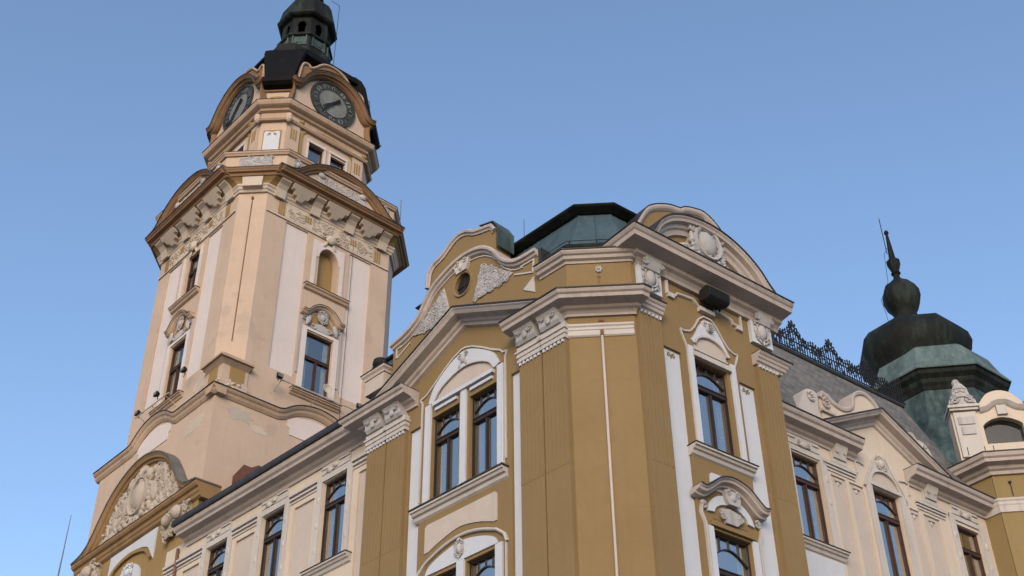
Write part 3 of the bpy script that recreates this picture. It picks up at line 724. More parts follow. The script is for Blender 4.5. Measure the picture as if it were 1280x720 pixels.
MB().loft([[LW.pt(u, z, d) for d, z in ((.50, 19.385), (.62, 19.385), (.64, 19.44), (.62, 19.58), (.50, 19.60))] for u in (7.25, 16.15)]).build('gutter', 'gutter', lc)
MB().loft([[LW.pt(u, z, d) for d, z in ((.56, 19.56), (.3, 19.50), (-9, 21.2), (-9, 21.5))] for u in (7.15, 16.12)]).build('roof', 'gutter', hall)
MB().prism(LP.off(-2.4), [(15.2, 20.0), (17.6, 20.0), (17.6, 22.7), (17.0, 22.9), (16.6, 22.6), (16.1, 22.5), (15.6, 21.9), (15.2, 21.7)], -.6, 0).build('roof_hip', 'redtile', hall)
MB().tube([LW.pt(16.55, 19.0, .06), LW.pt(16.55, 2.5, .06)], .05, 8).build('downpipe', 'joint', hall, smooth=True)

# ================================================================== RIGHT WING
WC = (7.35, 10.54, 14.14)
fld = [(4.62, 0), (15.25, 0), (15.25, 19.3), (13.2, 19.35), (10.62, 20.62), (8.0, 19.4), (4.62, 19.3)]
pans = [(8.32, 8.90), (9.05, 9.62), (11.55, 11.95), (12.15, 12.85)]
MB().prism(RW, fld, -.5, 0, [rect(WC[0] - .55, WC[0] + .55, 15.88, 18.42), rect(WC[1] - .56, WC[1] + .56, 15.3, 18.38), rect(WC[2] - .56, WC[2] + .56, 15.88, 18.36), rect(WC[0] - .55, WC[0] + .55, ZF, 13.9), rect(WC[1] - .56, WC[1] + .56, ZF, 13.9), rect(WC[2] - .56, WC[2] + .56, ZF, 13.9)] + [rect(a, b, 14.6, 18.22) for a, b in pans]).build('wall', 'cream', hall)
for a, b in pans:
    pn = MB().box(RW, a - .01, b + .01, 14.5, 18.24, -.2, -.05).build('panel', 'creampanel', hall)
    q = MB(); m_ = (a + b) / 2; q.box(RW, m_ - .13, m_ + .13, 18.08, 18.16, -.05, .0); q.ell(RW, m_, 18.02, -.04, .05, .08, .03); q.build('ornament', 'trim', pn)
window(hall, RW, WC[0], 1.10, 15.88, 18.42, sillm='trim', sw=.92, fm='framewarm')
window(hall, RW, WC[1], 1.12, 15.3, 18.38, fm='framewarm', tfrac=.75, sillm='trim', sw=.7)
window(hall, RW, WC[2], 1.12, 15.88, 18.36, fm='framewarm', arch=False, blind=.55, sillm='trim', sw=.8)
for c in WC: window(hall, RW, c, 1.10, ZF, 13.9, arch=False)
for c, z0 in ((WC[0], 15.9), (WC[2], 15.9)):
    s = MB()
    for sg_ in (-1, 1):
        x = c + sg_ * .68; s.box(RW, x - .12, x + .12, z0, 18.62, 0, .05)
        for zz in (17.95, 17.3): s.ell(RW, x + sg_ * .03, zz, .05, .06, .11, .04)
    s.box(RW, c - .80, c + .80, 18.46, 18.60, 0, .045); s.build('window_surround', 'trim', hall)
    q = MB(); q.box(RW, c - .58, c + .62, 18.66, 18.98, 0, .03); q.ell(RW, c, 18.72, .05, .16, .10, .06)
    for sg_ in (-1, 1): q.curl(RW, c + sg_ * .20, 18.74, .05, .09, pi / 2, 1.2, .026, sg_); q.box(RW, c + min(sg_ * .34, sg_ * .58), c + max(sg_ * .34, sg_ * .58), 18.82, 18.87, .03, .07)
    q.build('ornament', 'trim', hall)
MB().box(RW, 6.55, 8.15, 14.3, 15.60, 0, .03).build('panel', 'white', hall)
# centre bay of the wing
s = MB()
for sg_ in (-1, 1): x = WC[1] + sg_ * .70; s.box(RW, x - .12, x + .12, 14.9, 18.5, 0, .06)
s.build('window_surround', 'trim', hall)
oo = cr([(9.66, 18.30), (9.85, 18.66), (10.12, 19.05), (10.28, 19.32), (10.54, 19.42), (10.80, 19.32), (10.96, 19.05), (11.22, 18.66), (11.42, 18.30)], 4)
ii = arc(10.54, 18.46, .60, 5, 175, 12, .50)
A_ = MB().prism(RW, oo + ii, 0, .05).build('window_arch', 'trim', hall)
b = MB(); b.sweep(RW, ii[::-1], [(-.02, 0), (-.02, .09), (.03, .09), (.03, 0)]); b.sweep(RW, oo, [(-.02, 0), (-.02, .08), (.03, .08), (.03, 0)])
b.sweep(RW, [(9.45, 18.6), (9.42, 18.95), (9.56, 19.0), (9.8, 18.95)], [(-.02, 0), (-.02, .05), (.02, .05), (.02, 0)]); b.sweep(RW, [(11.28, 18.95), (11.52, 19.0), (11.66, 18.95), (11.63, 18.6)], [(-.02, 0), (-.02, .05), (.02, .05), (.02, 0)])
b.build('moulding', 'trim', A_)
MB().prism(RW, ii + [(9.96, 18.42), (11.12, 18.42)], 0, .012).build('tympanum', 'creampanel', A_)
MB().box(RW, 9.90, 11.18, 18.40, 18.50, 0, .09).build('lintel', 'trim', A_)
q = MB(); cartouche(q, RW, 10.54, 19.22, .50, .50, .07, R); q.build('ornament', 'trim', A_)
# capitals between windows
for uc in (8.72, 12.55):
    q = MB()
    for z, h_, o in ((18.30, .05, .03), (18.40, .05, .05), (18.48, .10, .08)): q.box(RW, uc - .62 - o, uc + .55 + o, z, z + h_, 0, o)
    q.box(RW, uc - .30, uc + .30, 18.62, 19.12, 0, .05)
    q.loft([[RW.pt(uc + sg_ * .24, z, d) for d, z in ((0, 18.74), (.10, 18.74), (.14, 18.9), (.24, 19.1), (.24, 19.2), (0, 19.2))] for sg_ in (-1, 1)])
    for sg_ in (-1, 1): q.curl(RW, uc + sg_ * .16, 18.94, .16, .07, 0, 1.2, .02, sg_)
    q.build('capital', 'trim', hall)
RCOR = [(-.4, 0), (.50, 0), (.50, -.05), (.47, -.12), (.41, -.16), (.39, -.26), (.18, -.30), (.14, -.36), (.07, -.40), (.05, -.46), (-.3, -.46)]
cornice([wxy(RW, 4.4), wxy(RW, 9.40)], RCOR, 19.40)
cornice([wxy(RW, 11.62), wxy(RW, 15.22)], RCOR, 19.40)
rk2 = [(7.85, 19.50), (10.60, 20.86), (13.35, 19.48)]
RK2 = [(0, -.3), (0, .42), (-.045, .42), (-.08, .38), (-.13, .35), (-.16, .16), (-.22, .13), (-.26, .08), (-.33, .06), (-.36, -.02), (-.36, -.3)]
pc = MB().sweep(RW, rk2, RK2).build('pediment_cornice', 'cornice', hall)
MB().sweep(RW, rk2, [(.004, -.3), (.004, .44), (-.012, .44), (-.012, .45), (.022, .45), (.03, -.3)]).build('flashing', 'gutter', pc)
# scrolled parapet above the wing's pediment
pp = [(8.60, 20.0), (8.56, 20.72)] + cr([(8.68, 20.92), (8.92, 20.88), (9.15, 20.74), (9.55, 20.70), (9.95, 20.92), (10.08, 21.30), (10.30, 21.52), (10.62, 21.62), (10.94, 21.52), (11.16, 21.30), (11.30, 20.92), (11.70, 20.70), (12.1, 20.74), (12.35, 20.88), (12.58, 20.92), (12.75, 20.72)], 4) + [(12.75, 20.0)]
RWp = RW.off(-.12)
P1 = MB().prism(RWp, pp, -.45, 0).build('parapet', 'cream', hall)
q = MB(); q.sweep(RWp, pp[1:-1], [(0, -.46), (.05, -.46), (.05, .06), (0, .07), (-.06, .05), (-.09, 0), (0, 0)]); 
for sg_, uu in ((1, 8.82), (-1, 12.48)): q.curl(RWp, uu, 20.62, .03, .17, pi / 2, 1.6, .05, sg_)
q.box(RWp, 8.54, 9.1, 20.28, 20.36, 0, .08); q.build('coping', 'cornice', P1)
for sg_, uu in ((1, 8.05), (-1, 13.2)):
    q = MB(); po = cr([(uu - sg_ * .42, 19.9), (uu - sg_ * .30, 20.35), (uu - sg_ * .10, 20.75), (uu + sg_ * .20, 20.88), (uu + sg_ * .45, 20.80), (uu + sg_ * .40, 20.30), (uu + sg_ * .5, 19.9)], 3, True)
    q.prism(RWp, po, -.45, 0); q.curl(RWp, uu + sg_ * .16, 20.62, .02, .16, pi / 2, 1.5, .05, sg_)
    q.build('scroll', 'trim', P1)
q = MB(); q.box(RWp, 7.80, 8.0, 20.02, 20.9, -.62, -.46); q.box(RWp, 7.5, 8.6, 19.9, 20.1, -.7, -.46); q.build('flashing', 'gutter', P1)
# slate roof
MB().loft([[RW.pt(u, z, d) for d, z in ((-.02, 19.36), (-.05, 19.80), (-2.0, 23.85), (-4.0, 23.95), (-6.0, 19.5))] for u in (3.6, 15.3)]).build('roof', 'slate', hall)
rd = MB().tube([RW.pt(3.7, 23.88, -2.0), RW.pt(15.4, 23.88, -2.0)], .09, 8).build('ridge', 'gutter', hall)
# iron crest
q = MB(); F = RW.off(-2.0); u = 6.2
def env(u):
    a = ((u - 10.37 + 100 * 1.72) % 1.72) / 1.72
    a = min(a, 1 - a) * 2
    return .62 + .46 * math.exp(-(a / .42) ** 2) + .14 * math.exp(-((a - 1) / .22) ** 2)
while u < 15.6:
    h = env(u); q.box(F, u - .012, u + .012, 23.95, 23.95 + h * .93, -.012, .012)
    q.ell(F, u, 23.95 + h * .96, 0, .035, .06, .03, n=5, m=3)
    u += .115
for zz in (.10, .42): q.box(F, 6.2, 15.6, 23.95 + zz - .014, 23.95 + zz + .014, -.014, .014)
u = 6.2
q.sweep(F, [(6.2 + .1 * i, 23.95 + env(6.2 + .1 * i) * .82) for i in range(94)], [(-.016, -.014), (-.016, .014), (.016, .014), (.016, -.014)])
k = -2
while True:
    c = 10.37 + 1.72 * k; k += 1
    if c < 6.4: continue
    if c > 15.4: break
    for sg_ in (-1, 1):
        q.curl(F, c + sg_ * .20, 24.78, 0, .17, pi / 2, 1.3, .028, sg_); q.curl(F, c + sg_ * .42, 24.48, 0, .16, pi / 2, 1.3, .026, -sg_)
        q.curl(F, c + sg_ * .72, 24.42, 0, .15, -pi / 2, 1.3, .026, sg_); q.curl(F, c + sg_ * .18, 24.28, 0, .13, 0, 1.3, .024, sg_)
        q.ell(F, c + sg_ * .10, 25.02, 0, .05, .12, .03, -sg_ * .5, 6, 4)
    q.ell(F, c, 25.08, 0, .05, .14, .04, 0, 6, 4)
for kk in range(190):
    uu = R.uniform(6.3, 15.4); zz = 24.05 + R.random() * (env(uu) - .15) * .85
    q.curl(F, uu, zz, 0, .075, R.uniform(0, 6), 1.1, .017, R.choice((-1, 1)))
q.build('roof_crest', 'iron', hall)

# ================================================================== FAR CORNER BLOCK
FAp = RP.pt(15.2, 0, -1.09); FBp = RP.pt(16.3, 0, 0)
FC = Fr(FAp.x, FAp.y, 96.908); FL_ = hypot(FBp.x - FAp.x, FBp.y - FAp.y)
MB().box(FC, 0, FL_, 0, 20.62, -.4, 0).build('wall', 'ochre2', hall)
MB().box(RP, 15.2, 15.7, 0, 20.62, -4.5, -1.12).build('wall', 'ochre2', hall)
MB().box(RP, 16.3, 21, 0, 20.62, -.5, 0).build('wall', 'ochre2', hall)
pth = [wxy(RP, 15.2, -3.2), wxy(RP, 15.2, -1.09), wxy(RP, 16.3, 0), wxy(RP, 21, 0)]
FCOR = [(-.4, 0), (.55, 0), (.55, -.05), (.52, -.13), (.46, -.17), (.44, -.26), (.22, -.30), (.18, -.38), (.10, -.42), (.08, -.52), (-.3, -.52)]
cornice(pth, FCOR, 20.66)
cornice(pth, [(-.1, 0), (.10, 0), (.10, -.06), (.07, -.10), (.07, -.18), (.05, -.22), (.04, -.42), (-.1, -.42)], 19.36, 'trim', 'string_course', fl=False)
m = MB(); m.box(FC, .42, .50, 19.86, 19.92, 0, .05); m.box(FC, .45, .47, 19.45, 19.88, .02, .04); m.build('bracket', 'iron', hall)
fplan = [wxy(RP, 15.2, -5.5), wxy(RP, 15.2, -1.09), wxy(RP, 16.3, 0), wxy(RP, 21, 0), wxy(RP, 22, -5.5)]
def fring(o, z): return [(x, y, z) for x, y in inset(fplan, o)]
MB().loft([fring(.0, 20.66), fring(.0, 20.72), fring(.3, 20.75)]).build('roof_deck', 'gutter', hall)
# attic aedicule with round window
FD = FC.off(-.30)
ae = [(-.66, 20.70), (-.66, 22.60), (.18, 22.62)] + cr([(.30, 22.86), (.55, 23.14), (.90, 23.24), (1.25, 23.14), (1.5, 22.86)], 4) + [(1.62, 22.62), (2.46, 22.60), (2.46, 20.70)]
hole = [(.22, 21.38), (.22, 22.02)] + cr([(.30, 22.10), (.50, 22.22), (.80, 22.28), (1.10, 22.22), (1.32, 22.10)], 3) + [(1.40, 22.02), (1.40, 21.38)]
D_ = MB().prism(FD, ae, -.5, 0, [hole]).build('dormer', 'cream', hall)
q = MB()
wv = cr([(.20, 22.60), (.42, 22.66), (.62, 22.80), (.88, 22.86), (1.14, 22.80), (1.34, 22.66), (1.56, 22.60)], 4)
q.sweep(FD, wv, [(0, -.02), (0, .16), (-.03, .16), (-.06, .12), (-.12, .08), (-.16, .0), (-.16, -.02)])
q.box(FD, .72, 1.02, 22.34, 22.66, 0, .10)
for a, b in ((-.74, .22), (1.54, 2.54)):
    q.box(FD, a, b, 22.62, 22.70, -.55, .22); q.box(FD, a + .05, b - .05, 22.54, 22.621, -.52, .16)
    q.box(FD, a + .14, b - .14, 20.95, 22.50, 0, .09)
q.build('moulding', 'trim', D_)
for a in (-.26, 2.04):
    q = MB()
    for k, (z, hw) in enumerate(((21.70, .20), (22.05, .24))): q.box(FD, a - hw, a + hw, z, z + .26, .09, .13)
    q.loft([[FD.pt(a + s * w_, z, d) for s, d in ((-1, -.35), (-1, .18), (1, .18), (1, -.35))] for w_, z in ((.42, 22.70), (.40, 22.86), (.26, 23.08), (.22, 23.30), (.10, 23.46), (.06, 23.5))])
    q.sweep(FD, arc(a, 22.72, .34, 175, 5, 10, .30), [(-.03, -.2), (-.03, .22), (.04, .22), (.04, -.2)]); q.sweep(FD, arc(a, 23.02, .22, 175, 5, 10, .22), [(-.03, -.2), (-.03, .20), (.03, .20), (.03, -.2)])
    for s in (-1, 1): q.curl(FD, a + s * .24, 22.90, .20, .16, pi / 2, 1.4, .05, s); q.curl(FD, a + s * .12, 23.25, .18, .11, pi / 2, 1.4, .04, s)
    q.ell(FD, a, 23.62, -.08, .13, .16, .13)
    q.build('finial', 'relief', D_)
w_ = MB(); w_.sweep(FD, [(u, z) for u, z in hole[::1]], [(0, -.26), (0, -.20), (.05, -.20), (.05, -.26)], closed=True); w_ = w_.build('window_frame', 'frame', D_)
MB().prism(FD, hole, -.24, -.23).build('pane', 'darkglass', D_); MB().box(FD, .1, 1.5, 21.3, 22.4, -.58, -.56).build('room_backing', 'room', D_)
for uu in (-.6, -.1, .15): MB().tube([FC.pt(uu, 20.66, .42), FC.pt(uu, 20.92, .42)], .012, 5).build('snow_guard', 'iron', hall)
# dome of the far block
DX, DY = RP.pt(20.68, 0, -5.6).x, RP.pt(20.68, 0, -5.6).y
a0 = radians(90 - 96.908) ; PH = a0 + pi / 8
def oring(r, z, n=8): return [Vector((DX + r * cos(PH + 2 * pi * k / n), DY + r * sin(PH + 2 * pi * k / n), z)) for k in range(n)]
dm = MB().loft([oring(5.6, 20.4), oring(4.8, 21.3), oring(3.9, 22.6), oring(3.15, 24.0), oring(2.55, 25.2), oring(2.25, 26.1), oring(2.2, 26.35)], cap=False).build('dome', 'copper', hall)
MB().loft([oring(2.15, 26.2), oring(2.24, 26.30), oring(2.30, 26.42), oring(2.38, 26.52), oring(2.42, 26.66), oring(2.58, 26.80), oring(2.62, 26.93), oring(2.68, 26.96), oring(2.68, 27.0)], cap=False).build('dome_cornice', 'copperdark', dm)
MB().loft([oring(2.70, 26.97), oring(2.72, 27.02), oring(2.40, 27.5), oring(2.12, 28.15), oring(1.9, 28.35)], cap=False).build('dome_skirt', 'copperskirt', dm)
SXY = (DX, DY); DX -= .40
MB().loft([oring(1.75, 28.0), oring(1.86, 28.30), oring(2.06, 28.66), oring(2.16, 29.05), oring(2.08, 29.45), oring(1.82, 29.80), oring(1.3, 30.05), oring(.72, 30.28), oring(.52, 30.45)], cap=False).build('onion_dome', 'copperdark', dm)
MB().loft([oring(.56, 30.35), oring(.47, 30.7), oring(.44, 30.95), oring(.48, 31.08), oring(.64, 31.32), oring(.74, 31.68), oring(.73, 31.98), oring(.60, 32.28), oring(.34, 32.50), oring(.18, 32.68)], cap=False).build('onion_ball', 'copperdark', dm)
MB().lathe((DX, DY), [(.15, 32.62), (.13, 32.9), (.20, 32.98), (.14, 33.04), (.17, 33.15), (.28, 33.48), (.28, 33.58), (.21, 33.66), (.14, 33.72), (.055, 34.98), (.10, 35.05), (.08, 35.14), (.03, 35.2)], 8).build('finial', 'copperdark', dm)
q = MB(); e = -.20; q.tube([(DX + e, DY - .1, 33.9), (DX + e, DY - .1, 35.75)], .018, 5); q.tube([(DX - .85, DY - .1, 31.6), (DX - .42, DY - .1, 32.5), (DX + e - .12, DY - .1, 33.9), (DX + e, DY - .1, 34.1)], .010, 5)
q.tube([(DX - .85, DY - .1, 31.6), (DX - .78, DY - .1, 31.0), (DX - .74, DY - .1, 30.3)], .010, 5); q.tube([(DX + e, DY - .1, 34.2), (DX - .05, DY, 34.2)], .012, 5)
q.build('lightning_rod', 'iron', dm)
# ================================================================== CLOCK TOWER
TX, TY = -10.15, 37.9
TL = Fr(TX, TY, -42.3); TR = Fr(TX, TY, 47.7)
tower = thing('clock_tower', 'tall peach clock tower with round dials and a black dome, behind the town hall', 'clock tower', (TL.t * 3.8 + TR.t * 3.8 + Vector((TX, TY, 0))))
tl, tr = TL.t, TR.t
def loc(a, b, z): p = Vector((TX, TY, z)) + tl * a + tr * b; return p
def octr(s, p, z, lift=0.):
    W = 7.6; q = [(s, p), (p, s), (W - p, s), (W - s, p), (W - s, W - p), (W - p, W - s), (p, W - s), (s, W - p)]
    return [loc(a, b, z) for a, b in q]
def sq(s, z): return octr(s, s + .001, z)
def T(mb, name, mat, par=None, **k): return mb.build(name, mat, par or tower, **k)
FA4 = (TL, TR)
# hidden rear faces are mirrored so that the tower is whole
TB = Fr(TX, TY, -42.3); TB.P = loc(0, 7.6, 0); TB.t = tl.copy(); TB.n = tr.copy()
TD = Fr(TX, TY, 47.7); TD.P = loc(7.6, 0, 0); TD.t = tr.copy(); TD.n = tl.copy()
# lower box
T(MB().loft([sq(-.3, 0), sq(-.3, 25.95)]), 'lower_wall', 'tower')
SC = [(-.3, 0), (.22, 0), (.22, -.05), (.18, -.12), (.12, -.16), (.10, -.26), (.04, -.34), (-.3, -.34)]
for fr in (TL, TR):
    pth = [(-.52, 25.80), (1.85, 25.80), (2.15, 25.80)] + cr([(2.35, 25.86), (2.75, 26.14), (3.2, 26.32), (3.8, 26.40), (4.4, 26.32), (4.85, 26.14), (5.25, 25.86)], 4) + [(5.45, 25.80), (8.12, 25.80)]
    s = MB().sweep(fr, pth, [(0, .0), (0, .52), (-.05, .52), (-.11, .48), (-.15, .43), (-.24, .40), (-.33, .33), (-.33, .0)])
    w = T(s, 'wavy_cornice', 'cornice' if False else 'brown' if False else 'towerc')
    T(MB().sweep(fr, pth, [(.003, 0), (.003, .54), (-.012, .54), (-.012, .55), (.022, .55), (.03, 0)]), 'flashing', 'gutter', w)
    T(MB().prism(fr, rect(2.2, 5.4, 25.5, 26.05) + [], .0, .31), 'bow_field', 'tower', w) if False else None
    T(MB().prism(fr, cr([(2.3, 25.8), (2.75, 26.08), (3.2, 26.24), (3.8, 26.3), (4.4, 26.24), (4.85, 26.08), (5.3, 25.8)], 3), 0, .30), 'bow_field', 'tower', w)
    T(MB().prism(fr, [(2.75, 25.05), (2.75, 25.30), (2.62, 25.38), (2.62, 25.60)] + cr([(2.95, 25.82), (3.8, 25.96), (4.65, 25.82)], 4) + [(4.98, 25.60), (4.98, 25.38), (4.85, 25.30), (4.85, 25.05)], .30, .325), 'panel', 'towerpanel', w)
# old plaster repairs near the corner
def blot(fr, uc, zc, ru, rz, d, mat, n=22):
    pts = []
    for i in range(n):
        a = 2 * pi * i / n; k = R.uniform(.55, 1.1); pts.append((uc + ru * k * cos(a), zc + rz * k * sin(a)))
    T(MB().prism(fr, pts, d - .01, d + .006), 'plaster_patch', mat)
for fr, uc, zc, ru, rz, m_ in ((TR, .75, 25.05, .62, .30, 'patchgrey'), (TR, 1.5, 24.75, .40, .16, 'patchpale'), (TL, .9, 24.8, .8, .35, 'patchpale')):
    blot(fr, uc, zc, ru, rz, .30, m_)
blot(TL, 1.6, 26.9, .5, .4, .0, 'patchpale')
# shaft
def slab(fr, holes, z0, z1, u0, u1, d0, d1, mat, name='wall', par=None):
    return T(MB().prism(fr, rect(u0, u1, z0, z1), d0, d1, holes), name, mat, par)
for fr, nb in ((TL, 0), (TR, 1)):
    hl = [rect(3.22, 4.42, 27.15, 29.9), rect(1.78, 2.82, 27.65, 34.46), rect(4.86, 5.92, 27.65, 34.46)]
    if nb: hl.append(arc(3.88, 33.55, .45, 0, 180, 10, .55) + [(3.43, 32.0), (4.33, 32.0)])
    else: hl.append(rect(3.30, 4.24, 31.95, 34.2))
    slab(fr, hl, 25.9, 35.9, .8, 6.8, -.5, 0, 'tower')
    for a, b in ((1.78, 2.82), (4.86, 5.92)): T(MB().box(fr, a - .01, b + .01, 27.6, 34.5, -.2, -.06), 'panel', 'towerpanel')
core = MB().loft([octr(.52, 1.1, 25.9), octr(.52, 1.1, 35.9)]); T(core, 'wall_core', 'room')
for fr in (TB, TD): slab(fr, [], 25.9, 35.9, .8, 6.8, -.5, 0, 'tower')
def cham(zs, s, p, mat, name, th=.3):
    """the four cut corners of one storey"""
    W = 7.6; z0, z1 = zs
    for c in range(4):
        m = MB()
        q = [(s, p), (p, s), (p + th, s + th), (s + th, p + th)]
        def rot(a, b):
            for _ in range(c): a, b = b, W - a
            return a, b
        pts = [rot(*x) for x in q]
        m.hexa([loc(a, b, z0) for a, b in pts] + [loc(a, b, z1) for a, b in pts])
        T(m, name, mat)
cham((26.0, 35.9), 0.0, .8, 'tower', 'corner_wall')
# joint line down the near cut corner
cA, cB = loc(.8, 0, 0), loc(0, .8, 0)
TC = Fr(cA.x, cA.y, 92.7); cw = (cB - cA).length; cw_ = cw
m = MB(); m.box(TC, cw / 2 - .018, cw / 2 + .018, 28.35, 35.0, -.05, .025); m.ell(TC, cw / 2, 35.15, .02, .06, .10, .04); T(m, 'corner_joint', 'joint')
# the corner console at its foot
m = MB(); m.loft([[loc(a, b, z) for a, b in ((-s_, -s_), (1.0, -s_), (1.0, 1.0), (-s_, 1.0))] for s_, z in ((.12, 25.9), (.12, 26.3), (.04, 26.4), (.04, 27.0), (.22, 27.12))]); cc = T(m, 'corner_console', 'tower')
m = MB()
for s_, z0, z1 in ((.20, 27.10, 27.16), (.30, 27.16, 27.24)): m.loft([[loc(a, b, z) for a, b in ((-s_, -s_), (1.08, -s_), (1.08, 1.08), (-s_, 1.08))] for z in (z0, z1)])
m.loft([[loc(a, b, z) for a, b in ((-s_, -s_), (.9, -s_), (.9, .9), (-s_, .9))] for s_, z in ((.12, 27.25), (.10, 27.36), (0., 27.5), (-.2, 27.62), (-.42, 27.68))])
T(m, 'cap', 'towerc', cc)
m = MB()
for fr in FA4: m.box(fr, .26, .86, 26.5, 27.0, .04, .055); m.box(fr, .36, .76, 26.36, 26.5, .04, .054)
T(m, 'panel', 'ochrebay', cc)
m = MB()
for fr in FA4:
    for k in range(9): m.ell(fr, R.uniform(-.1, .7), R.uniform(25.92, 26.3), .12, R.uniform(.05, .12), R.uniform(.05, .12), .07, R.uniform(0, 3))
T(m, 'ornament', 'patchpale', cc)
# windows
for nb, fr in enumerate(FA4):
    fm = 'framewarm'
    window(tower, fr, 3.82, 1.20, 27.15, 29.9, gm='towerglass', fm=fm, arch=False, tfrac=.60, sillm='towerc', sw=1.08)
    s = MB(); s.box(fr, 2.98, 3.20, 27.3, 29.95, 0, .06); s.box(fr, 4.44, 4.66, 27.3, 29.95, 0, .06); s.box(fr, 2.98, 4.66, 29.95, 30.08, 0, .05); T(s, 'window_surround', 'towerpanel')
    hd = cr([(2.88, 30.72), (3.06, 30.70), (3.22, 30.88), (3.45, 31.08), (3.82, 31.18), (4.19, 31.08), (4.42, 30.88), (4.58, 30.70), (4.76, 30.72)], 4)
    H = T(MB().sweep(fr, hd, [(0, 0), (0, .26), (-.04, .26), (-.07, .20), (-.13, .16), (-.17, .10), (-.19, 0)]), 'window_hood', 'towerc')
    T(MB().sweep(fr, hd, [(.002, 0), (.002, .28), (.02, .28), (.02, 0)]), 'flashing', 'gutter', H)
    q = MB(); cartouche(q, fr, 3.82, 30.72, .55, .62, .08, R)
    for sg in (-1, 1):
        q.ell(fr, 3.82 + sg * .62, 30.35, .08, .10, .26, .08, sg * .3); q.curl(fr, 3.82 + sg * .78, 30.45, .05, .13, pi / 2, 1.3, .04, sg)
        q.curl(fr, 3.82 + sg * .36, 30.2, .05, .13, 0, 1.3, .045, sg); q.box(fr, 3.82 + min(sg * .95, sg * .86), 3.82 + max(sg * .95, sg * .86), 27.9, 30.5, 0, .04)
    q.prism(fr, [(3.45, 30.08), (3.5, 30.3), (3.82, 30.42), (4.14, 30.3), (4.19, 30.08)], 0, .07); T(q, 'relief', 'relief', H)
    T(MB().prism(fr, [(3.26, 30.10)] + cr([(3.26, 30.10), (3.35, 30.55), (3.60, 30.86), (3.82, 30.92), (4.04, 30.86), (4.29, 30.55), (4.38, 30.10)], 3), 0, .02), 'hood_field', 'ochrebay', H)
    # upper opening
    if nb:
        N_ = MB(); T(N_.box(fr, 3.3, 4.45, 31.9, 34.2, -.46, -.34), 'niche', 'ochrebay')
    else: window(tower, fr, 3.77, .94, 31.95, 34.2, gm='towerglass', fm=fm, arch=False, tfrac=.62)
    s = MB(); s.box(fr, 3.12, 3.28, 32.0, 34.3, 0, .05); s.box(fr, 4.44, 4.60, 32.0, 34.3, 0, .05)
    if nb: s.prism(fr, [(3.28, 34.3), (3.28, 33.5)] + arc(3.88, 33.55, .47, 180, 0, 10, .57) + [(4.44, 33.5), (4.44, 34.3)], 0, .03)
    T(s, 'window_surround', 'towerpanel')
    s = MB(); s.loft([[fr.pt(u, 31.95 + z, dd) for dd, z in ((-.1, 0), (.20, 0), (.20, -.05), (.13, -.10), (.10, -.17), (.0, -.22), (-.1, -.22))] for u in (2.86, 4.90)]); so = T(s, 'sill', 'towerc')
    T(MB().box(fr, 2.84, 4.92, 31.955, 31.975, -.1, .22), 'sill_flashing', 'gutter', so)
    # frieze
    s = MB(); s.box(fr, .84, 6.76, 34.52, 34.58, 0, .06); s.box(fr, 1.72, 5.98, 34.62, 35.40, 0, .03); T(s, 'frieze', 'towertrim')
    q = MB()
    for a, b in ((1.82, 2.55), (2.92, 4.75), (5.15, 5.95)):
        foliage(q, fr, rect(a, b, 34.72, 35.30), .012, .10, int(34 * (b - a)), R, False)
    q.ell(fr, 3.85, 34.55, .10, .24, .22, .12)
    for sg in (-1, 1): q.curl(fr, 3.85 + sg * .35, 34.7, .08, .18, pi / 2, 1.3, .05, sg); q.ell(fr, 3.85 + sg * .2, 34.3, .05, .08, .2, .05, sg * .5)
    T(q, 'relief', 'towertrim')
    q = MB()
    for uc, n in ((1.50, 3), (6.20, 3), (2.74, 3), (4.95, 3)):
        big = n == 3 and uc in (1.50, 6.20)
        for k in range(3): q.box(fr, uc - .14 + k * .11, uc - .08 + k * .11, 34.68 if big else 34.9, 35.26 if big else 35.2, .031 if not big else 0, .06 if not big else .03)
    T(q, 'flutes', 'ochrebay')
# mouldings and main cornice, all round
def oband(prof, name, mat, par=None):  # prof: (s,p,z)
    return T(MB().loft([octr(s, p, z) for s, p, z in prof], cap=False), name, mat, par)
oband([(.1, .85, 35.40), (-.05, .72, 35.40), (-.07, .70, 35.48), (-.12, .68, 35.52), (-.14, .67, 35.60), (-.20, .66, 35.66), (-.2, .66, 35.72), (.1, .85, 35.72)], 'architrave', 'towertrim')
oband([(.05, .8, 35.62), (-.06, .72, 35.64), (-.30, .76, 35.86), (-.60, .82, 36.02), (-.60, .82, 36.1), (.3, .9, 36.1)], 'cove', 'ochrebay')
mc = oband([(.2, .9, 35.98), (-.62, .84, 35.98), (-.66, .86, 36.02), (-.68, .86, 36.09), (-.84, .89, 36.12), (-.86, .90, 36.18), (-.93, .92, 36.24), (-.93, .92, 36.31), (.2, .9, 36.35)], 'main_cornice', 'brown')
oband([(-.93, .92, 36.313), (-.96, .93, 36.29), (-.965, .93, 36.32), (-.95, .92, 36.335), (-.2, .9, 36.37)], 'flashing', 'gutter', mc)
